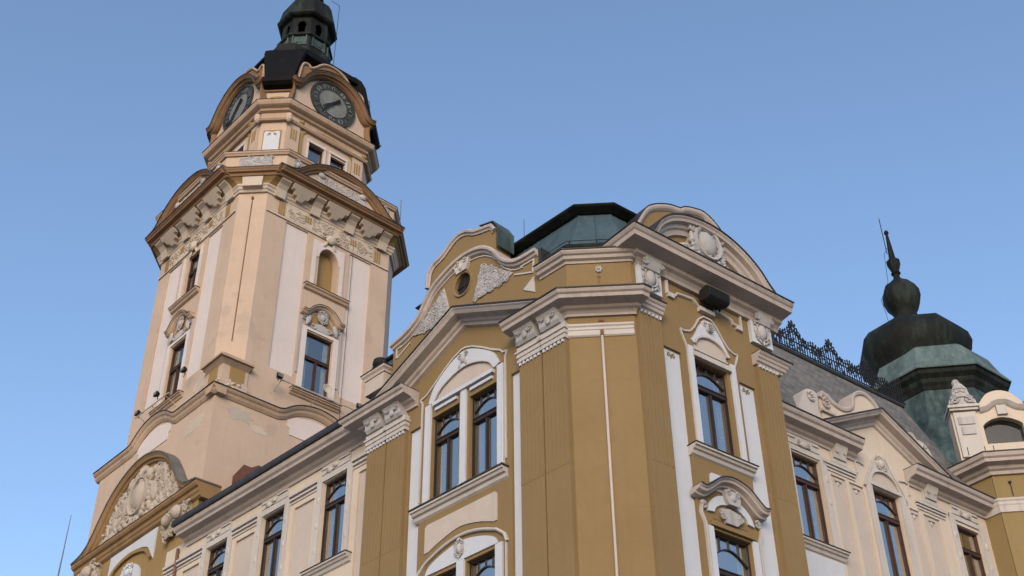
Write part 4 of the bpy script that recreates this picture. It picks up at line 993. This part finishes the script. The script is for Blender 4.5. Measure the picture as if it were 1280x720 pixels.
for fr in FA4:
    for uc in (1.28, 2.95, 4.62, 6.30):
        br = MB(); br.loft([[fr.pt(uc + s * .22, z, d) for d, z in ((.06, 35.36), (.16, 35.34), (.20, 35.48), (.26, 35.68), (.40, 35.84), (.58, 35.93), (.60, 36.0), (.06, 36.0))] for s in (-1, 1)]); T(br, 'bracket', 'towertrim')
    for uc in (2.11, 3.78, 5.46):
        zz_ = lambda z: 35.52 + (z - 35.68) * .96
        po = [(uc + u, zz_(z)) for u, z in ((-.52, 36.14), (-.50, 35.98), (-.36, 35.96), (-.33, 35.82), (-.18, 35.80), (-.12, 35.68), (.12, 35.68), (.18, 35.80), (.33, 35.82), (.36, 35.96), (.50, 35.98), (.52, 36.14))]
        def dd(z): return .20 + (z - 35.52) * .90
        vs = [fr.pt(u, z, dd(z) + .06) for u, z in po] + [fr.pt(u, z, dd(z) - .12) for u, z in po]; n = len(po)
        tris = tessellate_polygon([[Vector((u, z, 0)) for u, z in po]])
        q = MB(); q.add(vs, [tuple(t) for t in tris] + [tuple(i + n for i in reversed(t)) for t in tris] + [(i, (i + 1) % n, (i + 1) % n + n, i + n) for i in range(n)]); T(q, 'soffit_panel', 'towertrim')
br = MB(); br.hexa([loc(a, b, 35.52) for a, b in ((-.12, .42), (.42, -.12), (.7, .15), (.15, .7))] + [loc(a, b, 35.96) for a, b in ((-.16, .42), (.42, -.16), (.7, .1), (.1, .7))])
T(br, 'corner_bracket', 'towertrim')
# bow pediments
bow = cr([(.72, 36.33), (1.05, 36.36), (1.45, 36.45), (1.80, 36.76), (2.30, 37.18), (3.0, 37.50), (3.8, 37.60), (4.6, 37.50), (5.3, 37.18), (5.8, 36.76), (6.15, 36.45), (6.55, 36.36), (6.88, 36.33)], 5)
for fr in FA4:
    B = T(MB().sweep(fr, bow, [(0, -.1), (0, .90), (-.05, .90), (-.10, .84), (-.16, .80), (-.20, .72), (-.27, .70), (-.30, .60), (-.30, -.1)]), 'bow_pediment', 'brown')
    T(MB().sweep(fr, bow, [(.003, -.1), (.003, .92), (-.012, .93), (.02, .94), (.03, -.1)]), 'flashing', 'gutter', B)
    T(MB().prism(fr, [(1.9, 36.33)] + cr([(1.9, 36.58), (2.4, 36.98), (3.1, 37.26), (3.8, 37.36), (4.5, 37.26), (5.2, 36.98), (5.7, 36.58)], 3) + [(5.7, 36.33)], .0, .56), 'tympanum', 'towerpanel', B)
    q = MB(); foliage(q, fr, rect(3.0, 4.6, 36.42, 37.12), .58, .14, 90, R, False)
    for uc in (2.78, 4.82): q.box(fr, uc - .16, uc + .16, 36.35, 37.06, .55, .66); q.ell(fr, uc, 37.0, .68, .18, .14, .08)
    T(q, 'relief', 'relief', B)
# balustrade parapet
T(MB().loft([octr(-.62, 1.12, 36.25), octr(-.62, 1.12, 37.22)], cap=False), 'parapet', 'tower')
pa = oband([(-.4, 1.2, 37.18), (-.70, 1.10, 37.18), (-.74, 1.09, 37.25), (-.78, 1.08, 37.28), (-.78, 1.08, 37.36), (-.4, 1.2, 37.38)], 'parapet_rail', 'towerc')
oband([(-.78, 1.08, 37.362), (-.80, 1.08, 37.352), (-.80, 1.08, 37.372), (-.4, 1.2, 37.39)], 'flashing', 'gutter', pa)
cA2 = loc(1.12, -.62, 0); TC2 = Fr(cA2.x, cA2.y, 92.7); cw2 = (loc(-.62, 1.12, 0) - cA2).length
q = MB(); foliage(q, TC2, rect(.60, cw2 - .60, 36.50, 37.12), .02, .11, 90, R); T(q, 'relief', 'relief')
for fr in FA4:
    for uc in (1.62, 5.98): q = MB(); cartouche(q, fr, uc, 36.92, .42, .5, .66, R); T(q, 'relief', 'relief')
T(MB().loft([octr(-.5, 1.15, 36.55), octr(-.5, 1.15, 36.62)]), 'gallery_floor', 'gutter')
# upper storey
S1, P1 = 1.0, 1.78
for nb, fr in enumerate((TL, TR, TB, TD)):
    hl = [rect(2.95, 3.74, 38.5, 40.16), rect(4.08, 4.88, 38.5, 40.06)] if nb < 2 else []
    slab(fr, hl, 36.6, 41.3, P1, 7.6 - P1, -1.4, -S1, 'tower')
    if nb > 1: continue
    F = fr.off(-S1)
    for uc in (3.345, 4.48):
        window(tower, F, uc, .79, 38.5, 40.1, d=-.16, gm='towerglass', fm='frame', arch=False, curtain=False, tfrac=.45)
    s = MB()
    for a, b in ((2.86, 2.95), (3.74, 3.83), (3.99, 4.08), (4.88, 4.97)): s.box(F, a, b, 38.5, 40.2, 0, .05)
    for a, b in ((2.86, 3.83), (3.99, 4.97)): s.box(F, a, b, 40.16, 40.28, 0, .07); s.box(F, a + .06, b - .06, 38.42, 38.52, -.12, .10)
    T(s, 'window_surround', 'towerpanel')
    T(MB().prism(F, arc(3.9, 40.3, 1.42, 0, 180, 16, .72) + [(2.48, 38.4), (2.62, 38.4), (2.62, 40.3)] + arc(3.9, 40.3, 1.28, 180, 0, 16, .60) + [(5.18, 38.4), (5.32, 38.4)], 0, .05), 'arch_moulding', 'ochrebay')
    for uc in (2.14, 5.46): T(MB().box(F, uc - .28, uc + .28, 37.0, 41.0, 0, .07), 'pilaster', 'tower')
    q = MB()
    for uc in (2.14, 5.46):
        for k in range(3): q.box(F, uc - .16 + k * .12, uc - .09 + k * .12, 39.75, 40.35, .071, .085)
        for k in range(2): q.ell(F, uc + .30, 40.9, .12, .14, .12, .12)
    T(q, 'flutes', 'ochrebay')
cham((36.6, 41.3), S1, P1, 'tower', 'corner_wall')
T(MB().loft([octr(1.42, 1.95, 36.6), octr(1.42, 1.95, 46.0)]), 'wall_core', 'room')
cA3 = loc(P1, S1, 0); TC3 = Fr(cA3.x, cA3.y, 92.7); cw3 = (loc(S1, P1, 0) - cA3).length
T(MB().box(TC3, .16, cw3 - .16, 37.6, 40.15, 0, .02), 'panel_frame', 'ochrebay')
pn = T(MB().prism(TC3, [(.21, 37.6), (.21, 39.98), (.28, 40.08), (cw3 / 2, 40.02), (cw3 - .28, 40.08), (cw3 - .21, 39.98), (cw3 - .21, 37.6)], .02, .05), 'panel', 'white')
q = MB()
for sg in (-1, 1): q.curl(TC3, cw3 / 2 + sg * .16, 39.88, .05, .07, pi / 2, 1.2, .018, sg); q.curl(TC3, cw3 / 2 + sg * .08, 39.92, .05, .05, pi / 2, 1.2, .015, -sg)
T(q, 'ornament', 'ochrebay', pn)
oband([(1.2, 1.9, 40.62), (.86, 1.70, 40.62), (.80, 1.68, 40.70), (.80, 1.68, 40.74), (.98, 1.77, 40.78), (.98, 1.77, 41.16), (.86, 1.70, 41.20), (.82, 1.68, 41.28), (.70, 1.63, 41.32), (.62, 1.60, 41.36), (.58, 1.58, 41.44), (.55, 1.57, 41.52), (.55, 1.57, 41.58), (1.2, 1.9, 41.62)], 'clock_cornice', 'towerc')
oband([(.55, 1.57, 41.582), (.53, 1.56, 41.57), (.52, 1.56, 41.59), (.6, 1.6, 41.61), (1.2, 1.9, 41.64)], 'flashing', 'gutter')
q = MB()
for p_ in ((.78, 1.74), (1.74, .78)): c_ = loc(p_[0], p_[1], 40.72); q.lathe((c_.x, c_.y), [(.05, 40.45), (.13, 40.55), (.15, 40.72), (.12, 40.88), (.05, 40.92)], 8)
T(q, 'console', 'tower')
# clock storey
cham((41.55, 42.45), .95, 1.84, 'tower', 'corner_parapet')
q = MB(); cA4 = loc(1.84, .95, 0); TC4 = Fr(cA4.x, cA4.y, 92.7); cw4 = (loc(.95, 1.84, 0) - cA4).length
q.box(TC4, cw4 / 2 - .30, cw4 / 2 + .30, 42.05, 42.15, 0, .03); T(q, 'panel', 'ochrebay')
cham((42.43, 42.53), .88, 1.80, 'brown', 'corner_coping')
arch = cr([(1.60, 42.98), (1.82, 42.93), (2.02, 43.05), (2.22, 43.42), (2.55, 43.86), (3.1, 44.24), (3.8, 44.40), (4.5, 44.24), (5.05, 43.86), (5.38, 43.42), (5.58, 43.05), (5.78, 42.93), (6.00, 42.98)], 5)
flk = cr([(1.70, 41.62), (1.72, 41.9), (1.78, 42.2), (1.80, 42.5), (1.72, 42.84)], 4)
inn = flk + [(u, z - .12) for u, z in arch[3:-3]] + [(7.6 - u, z) for u, z in flk[::-1]]
crw = cr([(1.95, 43.0), (2.05, 43.55), (2.16, 44.35), (2.42, 44.52), (2.62, 44.42), (2.85, 44.62), (3.15, 44.98), (3.45, 45.14), (3.8, 45.2), (4.15, 45.14), (4.45, 44.98), (4.75, 44.62), (4.98, 44.42), (5.18, 44.52), (5.44, 44.35), (5.55, 43.55), (5.65, 43.0)], 4)
for nb, fr in enumerate((TL, TR, TB, TD)):
    cg = T(MB().prism(fr, inn, -1.6, -.92), 'clock_gable', 'tower')
    A = T(MB().sweep(fr, arch, [(0, -1.7), (0, -.50), (-.05, -.50), (-.09, -.55), (-.14, -.58), (-.17, -.68), (-.22, -.72), (-.26, -.82), (-.26, -1.7)]), 'arch_cornice', 'brown')
    T(MB().sweep(fr, arch, [(.003, -1.7), (.003, -.48), (-.01, -.47), (.02, -.46), (.03, -1.7)]), 'flashing', 'gutter', A)
    for sd in (0, 1):
        pth = flk if not sd else [(7.6 - u, z) for u, z in flk[::-1]]
        T(MB().sweep(fr, pth, [(.0, -1.5), (.05, -1.5), (.05, -.74), (0, -.72), (-.06, -.78), (-.14, -.84), (-.16, -.921), (0, -.921)]), 'flank_moulding', 'brown', A)
    G = T(MB().prism(fr, crw, -1.40, -.96), 'gable_crown', 'brown')
    T(MB().sweep(fr, crw, [(0, -1.41), (.05, -1.41), (.05, -.88), (0, -.86), (-.05, -.90), (-.05, -.961), (0, -.961)]), 'coping', 'towerc', G)
    if nb > 1: continue
    # dial
    D = fr.off(-.92); cx, cz, rr = 3.88, 42.97, 1.15
    circ = lambda r, n=48: [(cx + r * cos(-2 * pi * i / n), cz + r * sin(-2 * pi * i / n)) for i in range(n)]
    cf = T(MB().prism(D, circ(rr), 0, .05), 'clock_face', 'dial')
    s = MB(); s.sweep(D, circ(rr), [(-.05, .04), (-.05, .10), (.04, .10), (.04, 0)], closed=True)
    s.sweep(D, circ(rr * .66), [(-.018, .05), (-.018, .075), (.018, .075), (.018, .05)], closed=True)
    s.sweep(D, circ(rr * .92), [(-.012, .05), (-.012, .07), (.012, .07), (.012, .05)], closed=True)
    sgn = -1 if nb == 0 else 1      # u runs to the viewer's left on the left face
    def rbar(mb, ang, r0, r1, w, d0, d1, off=0.):
        """bar along the clock direction ang (degrees clockwise from XII) as seen from outside"""
        a = radians(ang); du, dz = sin(a) * sgn, cos(a); pu, pz = dz, -du
        mb.prism(D, [(cx + du * r0 + pu * (off - w), cz + dz * r0 + pz * (off - w)), (cx + du * r1 + pu * (off - w), cz + dz * r1 + pz * (off - w)),
                     (cx + du * r1 + pu * (off + w), cz + dz * r1 + pz * (off + w)), (cx + du * r0 + pu * (off + w), cz + dz * r0 + pz * (off + w))], d0, d1)
    for k in range(60): rbar(s, k * 6, rr * .90, rr * .975, .008 if k % 5 else .02, .05, .072)
    n_ = 48; ro = circ(rr * .97); ri = circ(rr * .68)
    s.prism(D, ro, .045, .056, [ri])
    T(s, 'dial_ring', 'clockring', cf)
    for k in range(12):
        a = radians(k * 30); qx, qz = cx + sin(a) * sgn * rr * .80, cz + cos(a) * rr * .80
        T(MB().prism(D, [(qx + .145 * cos(2 * pi * i / 14), qz + .145 * sin(2 * pi * i / 14)) for i in range(14)], .05, .064), 'numeral_plate', 'dial', cf)
    s = MB(); NUM = ['XII', 'I', 'II', 'III', 'IIII', 'V', 'VI', 'VII', 'VIII', 'IX', 'X', 'XI']
    WD = {'I': .06, 'V': .12, 'X': .12}
    for k, txt in enumerate(NUM):
        tot = sum(WD[c] for c in txt); x = -tot / 2; a = radians(k * 30)
        ru, rz_ = sin(a) * sgn, cos(a); pu, pz = cos(a) * sgn, -sin(a)
        def stroke(x0, y0, x1, y1, w=.014):
            P0 = (cx + ru * y0 + pu * x0, cz + rz_ * y0 + pz * x0); P1_ = (cx + ru * y1 + pu * x1, cz + rz_ * y1 + pz * x1)
            s.sweep(D, [P0, P1_], [(-w, .05), (-w, .08), (w, .08), (w, .05)])
        lo, hi = rr * .69, rr * .88
        for c in txt:
            w_ = WD[c]; m_ = x + w_ / 2
            if c == 'I': stroke(m_, lo, m_, hi)
            elif c == 'V': stroke(m_ - .04, hi, m_, lo); stroke(m_ + .04, hi, m_, lo, .009)
            else: stroke(m_ - .04, hi, m_ + .04, lo); stroke(m_ + .04, hi, m_ - .04, lo, .009)
            x += w_
    T(s, 'numeral', 'iron', cf)
    for ang, L, w in ((229, .70, .060), (217, .96, .045)):
        s = MB(); rbar(s, ang, -.46, L * .75, w, .10 if L < .8 else .13, .12 if L < .8 else .15); rbar(s, ang, L * .75, L, w * .5, .10 if L < .8 else .13, .12 if L < .8 else .15)
        a = radians(ang); s.ell(D, cx + sin(a) * sgn * L * .72, cz + cos(a) * L * .72, .12, .07, .07, .02); s.ell(D, cx, cz, .12, .08, .08, .04)
        T(s, 'clock_hand', 'iron', cf)
# dome
def dring(s, p, z): return octr(s, p, z)
dm = T(MB().loft([octr(1.45, 2.3, 42.3), octr(1.42, 2.35, 44.9), octr(1.42, 2.3, 45.15), octr(1.08, 2.2, 45.3), octr(1.22, 2.35, 45.75), octr(1.9, 2.8, 46.25), octr(2.3, 3.0, 46.9), octr(2.6, 3.3, 47.5)]), 'dome', 'black')
for c4 in range(4):
    def rot4(a, b, c4=c4):
        for _ in range(c4): a, b = b, 7.6 - a
        return a, b
    T(MB().loft([[loc(*rot4(*q), z) for q in ((s, p), (p, s), (p + 1.0, s + 1.5), (s + 1.5, p + 1.0))] for s, p, z in ((1.0, 1.9, 42.5), (.72, 1.62, 42.60), (.60, 1.55, 42.72), (.60, 1.55, 42.98), (.80, 1.70, 43.06), (.80, 1.80, 43.7), (.80, 1.95, 44.4), (.82, 2.1, 45.0), (.95, 2.28, 45.45), (1.25, 2.45, 45.85), (1.9, 2.8, 46.2))]), 'dome_corner', 'black', dm)
cX, cY = loc(3.8, 3.8, 0).x, loc(3.8, 3.8, 0).y
PHT = radians(-2.7) + pi / 8
def lr(r, z): return [Vector((cX + r * cos(PHT + 2 * pi * k / 8), cY + r * sin(PHT + 2 * pi * k / 8), z)) for k in range(8)]
ln_ = MB().loft([lr(1.32, 47.0), lr(1.32, 47.75), lr(1.26, 47.8), lr(1.24, 48.5), lr(1.36, 48.55), lr(1.38, 48.66), lr(1.2, 48.70)]); L_ = T(ln_, 'lantern', 'copperdark')
q = MB(); q2 = MB()
for k in range(8):
    a = PHT - pi / 8 + 2 * pi * k / 8; nx, ny = cos(a), sin(a)
    fr = Fr.__new__(Fr); fr.P = Vector((cX + nx * 1.08, cY + ny * 1.08, 0)); fr.n = Vector((nx, ny, 0)); fr.t = Vector((-ny, nx, 0))
    hw = 1.08 * math.tan(pi / 8) + .02
    arcp = [(-.17, 48.85)] + [(-.17, 49.25), (-.22, 49.35)] + arc(0, 49.42, .20, 180, 0, 8, .24) + [(.22, 49.35), (.17, 49.25), (.17, 48.85)]
    q.prism(fr, rect(-hw, hw, 48.6, 50.0), -.10, 0, [arcp])
    q2.box(fr, -.28, .28, 47.90, 48.42, .06, .12); q2.box(fr, -.36, -.30, 47.85, 48.50, .06, .14); q2.box(fr, .30, .36, 47.85, 48.50, .06, .14); q2.box(fr, -.16, .16, 48.02, 48.30, .12, .15)
T(q, 'arcade', 'copperdark', L_); T(q2, 'lantern_panel', 'copper', L_)
T(MB().lathe((cX, cY), [(.5, 48.6), (.5, 50.0)], 8), 'lantern_core', 'room', L_)
T(MB().loft([lr(1.12, 49.9), lr(1.38, 49.95), lr(1.48, 50.02), lr(1.50, 50.12), lr(1.44, 50.2), lr(1.36, 50.6), lr(1.30, 51.0), lr(1.12, 51.4), lr(.82, 51.75), lr(.55, 51.95), lr(.50, 52.3), lr(.62, 52.4), lr(.62, 52.55), lr(.45, 52.7)], cap=False), 'lantern_roof', 'copperdark', L_)
T(MB().loft([lr(.42, 52.6), lr(.38, 53.2), lr(.5, 53.4), lr(.85, 53.9), lr(.9, 54.3), lr(.6, 54.8), lr(.25, 55.2), lr(.1, 57.0), lr(.05, 60.)], cap=False), 'spire', 'black', L_)
# conductors
q = MB()
q.tube([TR.pt(5.0, 45.3, -1.4), TR.pt(5.45, 45.5, -1.4), TR.pt(5.62, 45.2, -1.4), TR.pt(6.15, 45.0, -1.4), TR.pt(6.30, 43.4, -1.4), TR.pt(6.3, 41.7, -1.2)], .014, 5)
q.tube([Vector((cX + 1.62, cY - .9, z)) for z in (46.6, 50.9)], .014, 5); q.tube([Vector((cX + 1.62, cY - .9, 50.9)), Vector((cX + 1.2, cY - .9, 51.3))], .012, 5)
T(q, 'lightning_conductor', 'iron')
T(MB().tube([TR.pt(4.98, z, .03) for z in (26.5, 30, 35.2)] , .012, 5), 'cable', 'joint')
# ------------------------------------------------ ground-level bay with the bow pediment
bay = MB(); Bd = .34
bay.prism(TL, rect(-.30, 7.75, 0, 21.75), -1.0, Bd)
T(bay, 'bay_wall', 'ochrebay')
yb = T(MB().loft([[TL.pt(u, z, d) for d, z in ((-.3, 21.98), (.65, 21.98), (.65, 21.90), (.60, 21.82), (.52, 21.78), (.50, 21.66), (.46, 21.62), (.44, 21.52), (.36, 21.46), (-.3, 21.46))] for u in (-.55, 8.06)]), 'bay_cornice', 'brownbay')
T(MB().box(TL, -.57, 8.08, 21.983, 22.0, -.3, .67), 'flashing', 'gutter', yb)
bo = cr([(-.56, 22.02), (.10, 22.14), (.62, 22.45), (1.15, 23.15), (1.75, 23.85), (2.65, 24.38), (3.75, 24.60), (4.85, 24.38), (5.75, 23.85), (6.35, 23.15), (6.9, 22.45), (7.4, 22.14), (8.08, 22.02)], 5)
B = T(MB().sweep(TL, bo, [(0, -.3), (0, .66), (-.05, .66), (-.10, .62), (-.17, .60), (-.20, .52), (-.27, .50), (-.31, .42), (-.40, .40), (-.42, .30), (-.42, -.3)]), 'bay_pediment', 'brownbay')
T(MB().sweep(TL, bo, [(.003, -.3), (.003, .68), (-.015, .69), (.03, .70), (.04, -.3)]), 'flashing', 'leadgrey', B)
T(MB().prism(TL, [(.6, 21.98)] + [(u, z - .3) for u, z in bo if .9 < u < 6.6] + [(6.9, 21.98)], -.5, .33), 'tympanum', 'towerpanel', B)
q = MB(); cartouche(q, TL, 3.75, 23.15, 1.9, 2.1, .48, R)
for sg in (-1, 1):
    foliage(q, TL, [(3.75 + sg * .6, 22.1), (3.75 + sg * 2.9, 22.1), (3.75 + sg * 2.4, 22.9), (3.75 + sg * 1.6, 23.7), (3.75 + sg * .6, 24.1)], .36, .40, 70, R, False)
    q.ell(TL, 3.75 + sg * .62, 23.75, .48, .22, .26, .2); q.ell(TL, 3.75 + sg * .95, 23.0, .44, .2, .45, .16, sg * .3)
for k in range(50): q.ell(TL, 3.75 + R.uniform(-1.0, 1.0), 23.05 + R.uniform(-.95, .95), .46, R.uniform(.08, .17), R.uniform(.1, .22), .13, R.uniform(0, 3))
T(q, 'coat_of_arms', 'baystucco', B)
for uc in (.70, 6.80):
    q = MB(); q.box(TL, uc - .66, uc + .66, 20.7, 21.5, Bd, Bd + .14)
    foliage(q, TL, rect(uc - .7, uc + .7, 20.65, 21.5), Bd + .14, .24, 60, R, False); q.ell(TL, uc - .25, 21.2, Bd + .3, .22, .25, .2); q.ell(TL, uc + .4, 21.1, Bd + .3, .18, .2, .18)
    T(q, 'capital', 'baystucco')
T(MB().prism(TL, [(2.2, 20.3), (2.2, 21.42), (5.4, 21.42), (5.4, 20.3)] + cr([(5.2, 20.55), (4.8, 20.92), (3.8, 21.10), (2.8, 20.92), (2.4, 20.55)], 4), Bd, Bd + .04), 'panel', 'white')
q = MB().sweep(TL, cr([(2.3, 20.35), (2.8, 20.80), (3.8, 20.98), (4.8, 20.80), (5.3, 20.35)], 4), [(-.06, Bd), (-.06, Bd + .10), (.05, Bd + .12), (.05, Bd)]); T(q, 'moulding', 'ochrebay')
q = MB().prism(TL, cr([(2.9, 19.6), (3.0, 20.2), (3.5, 20.55), (4.1, 20.55), (4.6, 20.2), (4.7, 19.6)], 4), Bd, Bd + .06); cartouche(q, TL, 3.8, 20.3, .8, .6, Bd + .08, R); T(q, 'relief', 'white')
# ================================================================== THINGS FIXED TO THE BUILDINGS
def lamp(p, n, label, s=1., body='iron'):
    t = thing('floodlight', label, 'floodlight', p, 'small floodlights on the clock tower')
    fr = Fr.__new__(Fr); fr.P = Vector((p[0], p[1], 0)); fr.n = n.copy(); fr.t = Vector((-n.y, n.x, 0)); z = p[2]
    b = MB(); b.loft([[fr.pt(u, z + w, d) for u, w in ((-.16 * s * k, -.10 * s * k), (.16 * s * k, -.10 * s * k), (.16 * s * k, .10 * s * k), (-.16 * s * k, .10 * s * k))] for d, k in ((.12 * s, 1.), (.02 * s, 1.), (-.10 * s, .6))])
    b.build('housing', 'iron', t)
    MB().box(fr, -.14 * s, .14 * s, z - .08 * s, z + .08 * s, .121 * s, .128 * s).build('lens', 'leadgrey', t)
    MB().tube([fr.pt(0, z - .25 * s, -.05), fr.pt(0, z - .05, -.05)], .018, 6).build('bracket', 'iron', t); return t
for fr, pts in ((TL, ((5.28, 27.21, 'small dark floodlight at the left end of the rail on the tower\'s left face'), (3.95, 27.42, 'small dark floodlight on the rail below the left face window of the tower'), (2.05, 27.55, 'small dark floodlight beside the right jamb of the tower\'s left face window'))),
                (TR, ((1.95, 27.05, 'small dark floodlight at the left end of the rail on the tower\'s right face'), (5.45, 27.20, 'small dark floodlight at the right end of the rail, next to the ochre gable')))):
    for u, z, lb in pts: lamp(fr.pt(u, z, .55 if fr is TR else .45), fr.n, lb, .75)
for fr, a, b, lb in ((TL, 2.9, 5.35, 'thin metal rail on brackets across the tower\'s left face under the window'), (TR, 1.85, 5.5, 'thin metal rail on brackets across the tower\'s right face under the window')):
    t = thing('lamp_rail', lb, 'rail', fr.pt((a + b) / 2, 26.9, 0), 'lamp rails on the clock tower')
    MB().tube([fr.pt(a, 26.98, .5), fr.pt(b, 27.02, .5)], .028, 6).build('rail', 'creampanel', t)
    for u in (a + .25, (a + b) / 2, b - .25): MB().tube([fr.pt(u, 26.75, 0.02), fr.pt(u, 26.99, .5)], .018, 5).build('bracket', 'creampanel', t)
t = thing('dish_antenna', 'small round white dish on the rail in front of the tower window', 'dish', TR.pt(4.05, 27.3, .5))
m = MB()
rings = [[TR.pt(4.05 + r * cos(2 * pi * k / 16), 27.42 + r * sin(2 * pi * k / 16), .42 + q) for k in range(16)] for r, q in ((.02, 0), (.10, .02), (.15, .05), (.19, .09), (.175, .09), (.14, .06), (.02, .03))]
m.loft(rings); m.build('reflector', 'creampanel', t, smooth=True)
MB().tube([TR.pt(4.05, 27.0, .5), TR.pt(4.05, 27.35, .42)], .02, 6).build('mast', 'leadgrey', t)
# black box lamp under the right gable
t = thing('floodlight', 'large black box floodlight hung under the arched gable of the ochre corner', 'floodlight', RP.pt(2.35, 19.9, .1))
b = MB(); b.loft([[RP.pt(u, z, d) for d, z in ((.14, 20.04), (.18, 20.32), (.42, 20.38), (.54, 20.28), (.52, 20.04), (.42, 19.98))] for u in (2.04, 2.72)]); b.build('housing', 'iron', t, bevel=.015)
MB().loft([[RP.pt(u, z, d) for d, z in ((.525, 20.07), (.545, 20.26), (.55, 20.26), (.53, 20.07))] for u in (2.08, 2.68)]).build('lens', 'copperdark', t)
m = MB()
for k in range(6): m.box(RP, 2.1 + k * .12, 2.12 + k * .12, 20.0, 20.36, .14, .19)
m.box(RP, 2.30, 2.52, 20.0, 20.1, .0, .2); m.build('bracket', 'gutter', t)
# lamp on the stub pier left of the left gable
t = thing('floodlight', 'round dark floodlight on the small pier left of the ochre gable', 'floodlight', LP.pt(6.85, 20.65, .0))
c = LP.pt(6.85, 0, .0)
MB().lathe((c.x, c.y), [(.02, 20.74), (.16, 20.76), (.22, 20.86), (.20, 20.98), (.10, 21.05), (.02, 21.06)], 12).build('housing', 'iron', t, smooth=True)
m = MB(); m.tube([LP.pt(6.6, 20.66, .1), LP.pt(6.62, 20.86, .05), LP.pt(7.1, 20.86, .05), LP.pt(7.12, 20.66, .1)], .03, 6); m.box(LP, 6.62, 7.08, 20.65, 20.72, -.12, .14); m.build('bracket', 'gutter', t)
# antenna on the tower's gallery
t = thing('antenna', 'thin whip antenna standing on the right edge of the tower gallery', 'antenna', loc(-.5, 6.9, 36.6))
MB().tube([loc(-.5, 6.9, 36.6), loc(-.5, 6.9, 38.2)], .018, 5).build('mast', 'leadgrey', t)
m = MB(); m.box(TR, 6.8, 7.0, 36.6, 36.68, .4, .6); m.build('base', 'iron', t)
# distant mast at lower left
c = Vector((-21.6, 57.0, 0)); 
t = thing('radio_mast', 'slim grey mast rising against the sky at the lower left edge', 'mast', c)
MB().lathe((c.x, c.y), [(.10, 0), (.08, 20), (.04, 28.), (.015, 31.)], 6).build('mast', 'leadgrey', t); MB().lathe((c.x, c.y), [(.45, 0), (.45, .3), (.15, .5)], 8).build('base', 'leadgrey', t)
# ------------------------------------------------------------------ light
w = bpy.data.worlds.new("World"); scene.world = w; w.use_nodes = True
nt = w.node_tree
for n in list(nt.nodes): nt.nodes.remove(n)
sky = nt.nodes.new('ShaderNodeTexSky'); sky.sky_type = 'NISHITA'; sky.sun_disc = False
SE, SA = 20., 186.
sky.sun_elevation = radians(SE); sky.sun_rotation = radians(SA); sky.altitude = 150; sky.air_density = 1.0; sky.dust_density = 2.5; sky.ozone_density = 2.2
bg = nt.nodes.new('ShaderNodeBackground'); bg.inputs['Strength'].default_value = .12
out = nt.nodes.new('ShaderNodeOutputWorld'); nt.links.new(sky.outputs[0], bg.inputs['Color']); nt.links.new(bg.outputs[0], out.inputs['Surface'])
sl = bpy.data.lights.new('sun', 'SUN'); sl.energy = .12; sl.angle = radians(12); sl.color = (1., .92, .85)
so = bpy.data.objects.new('sun', sl); COL.objects.link(so)
dr = Vector((sin(radians(SA)) * cos(radians(SE)), cos(radians(SA)) * cos(radians(SE)), sin(radians(SE))))
so.rotation_euler = dr.to_track_quat('Z', 'Y').to_euler(); so.location = (0, -20, 40)
scene.view_settings.view_transform = 'Standard'; scene.view_settings.look = 'None'; scene.view_settings.exposure = 1.25; scene.view_settings.gamma = 1
scene.view_settings.use_curve_mapping = False
scene.render.engine = 'CYCLES'
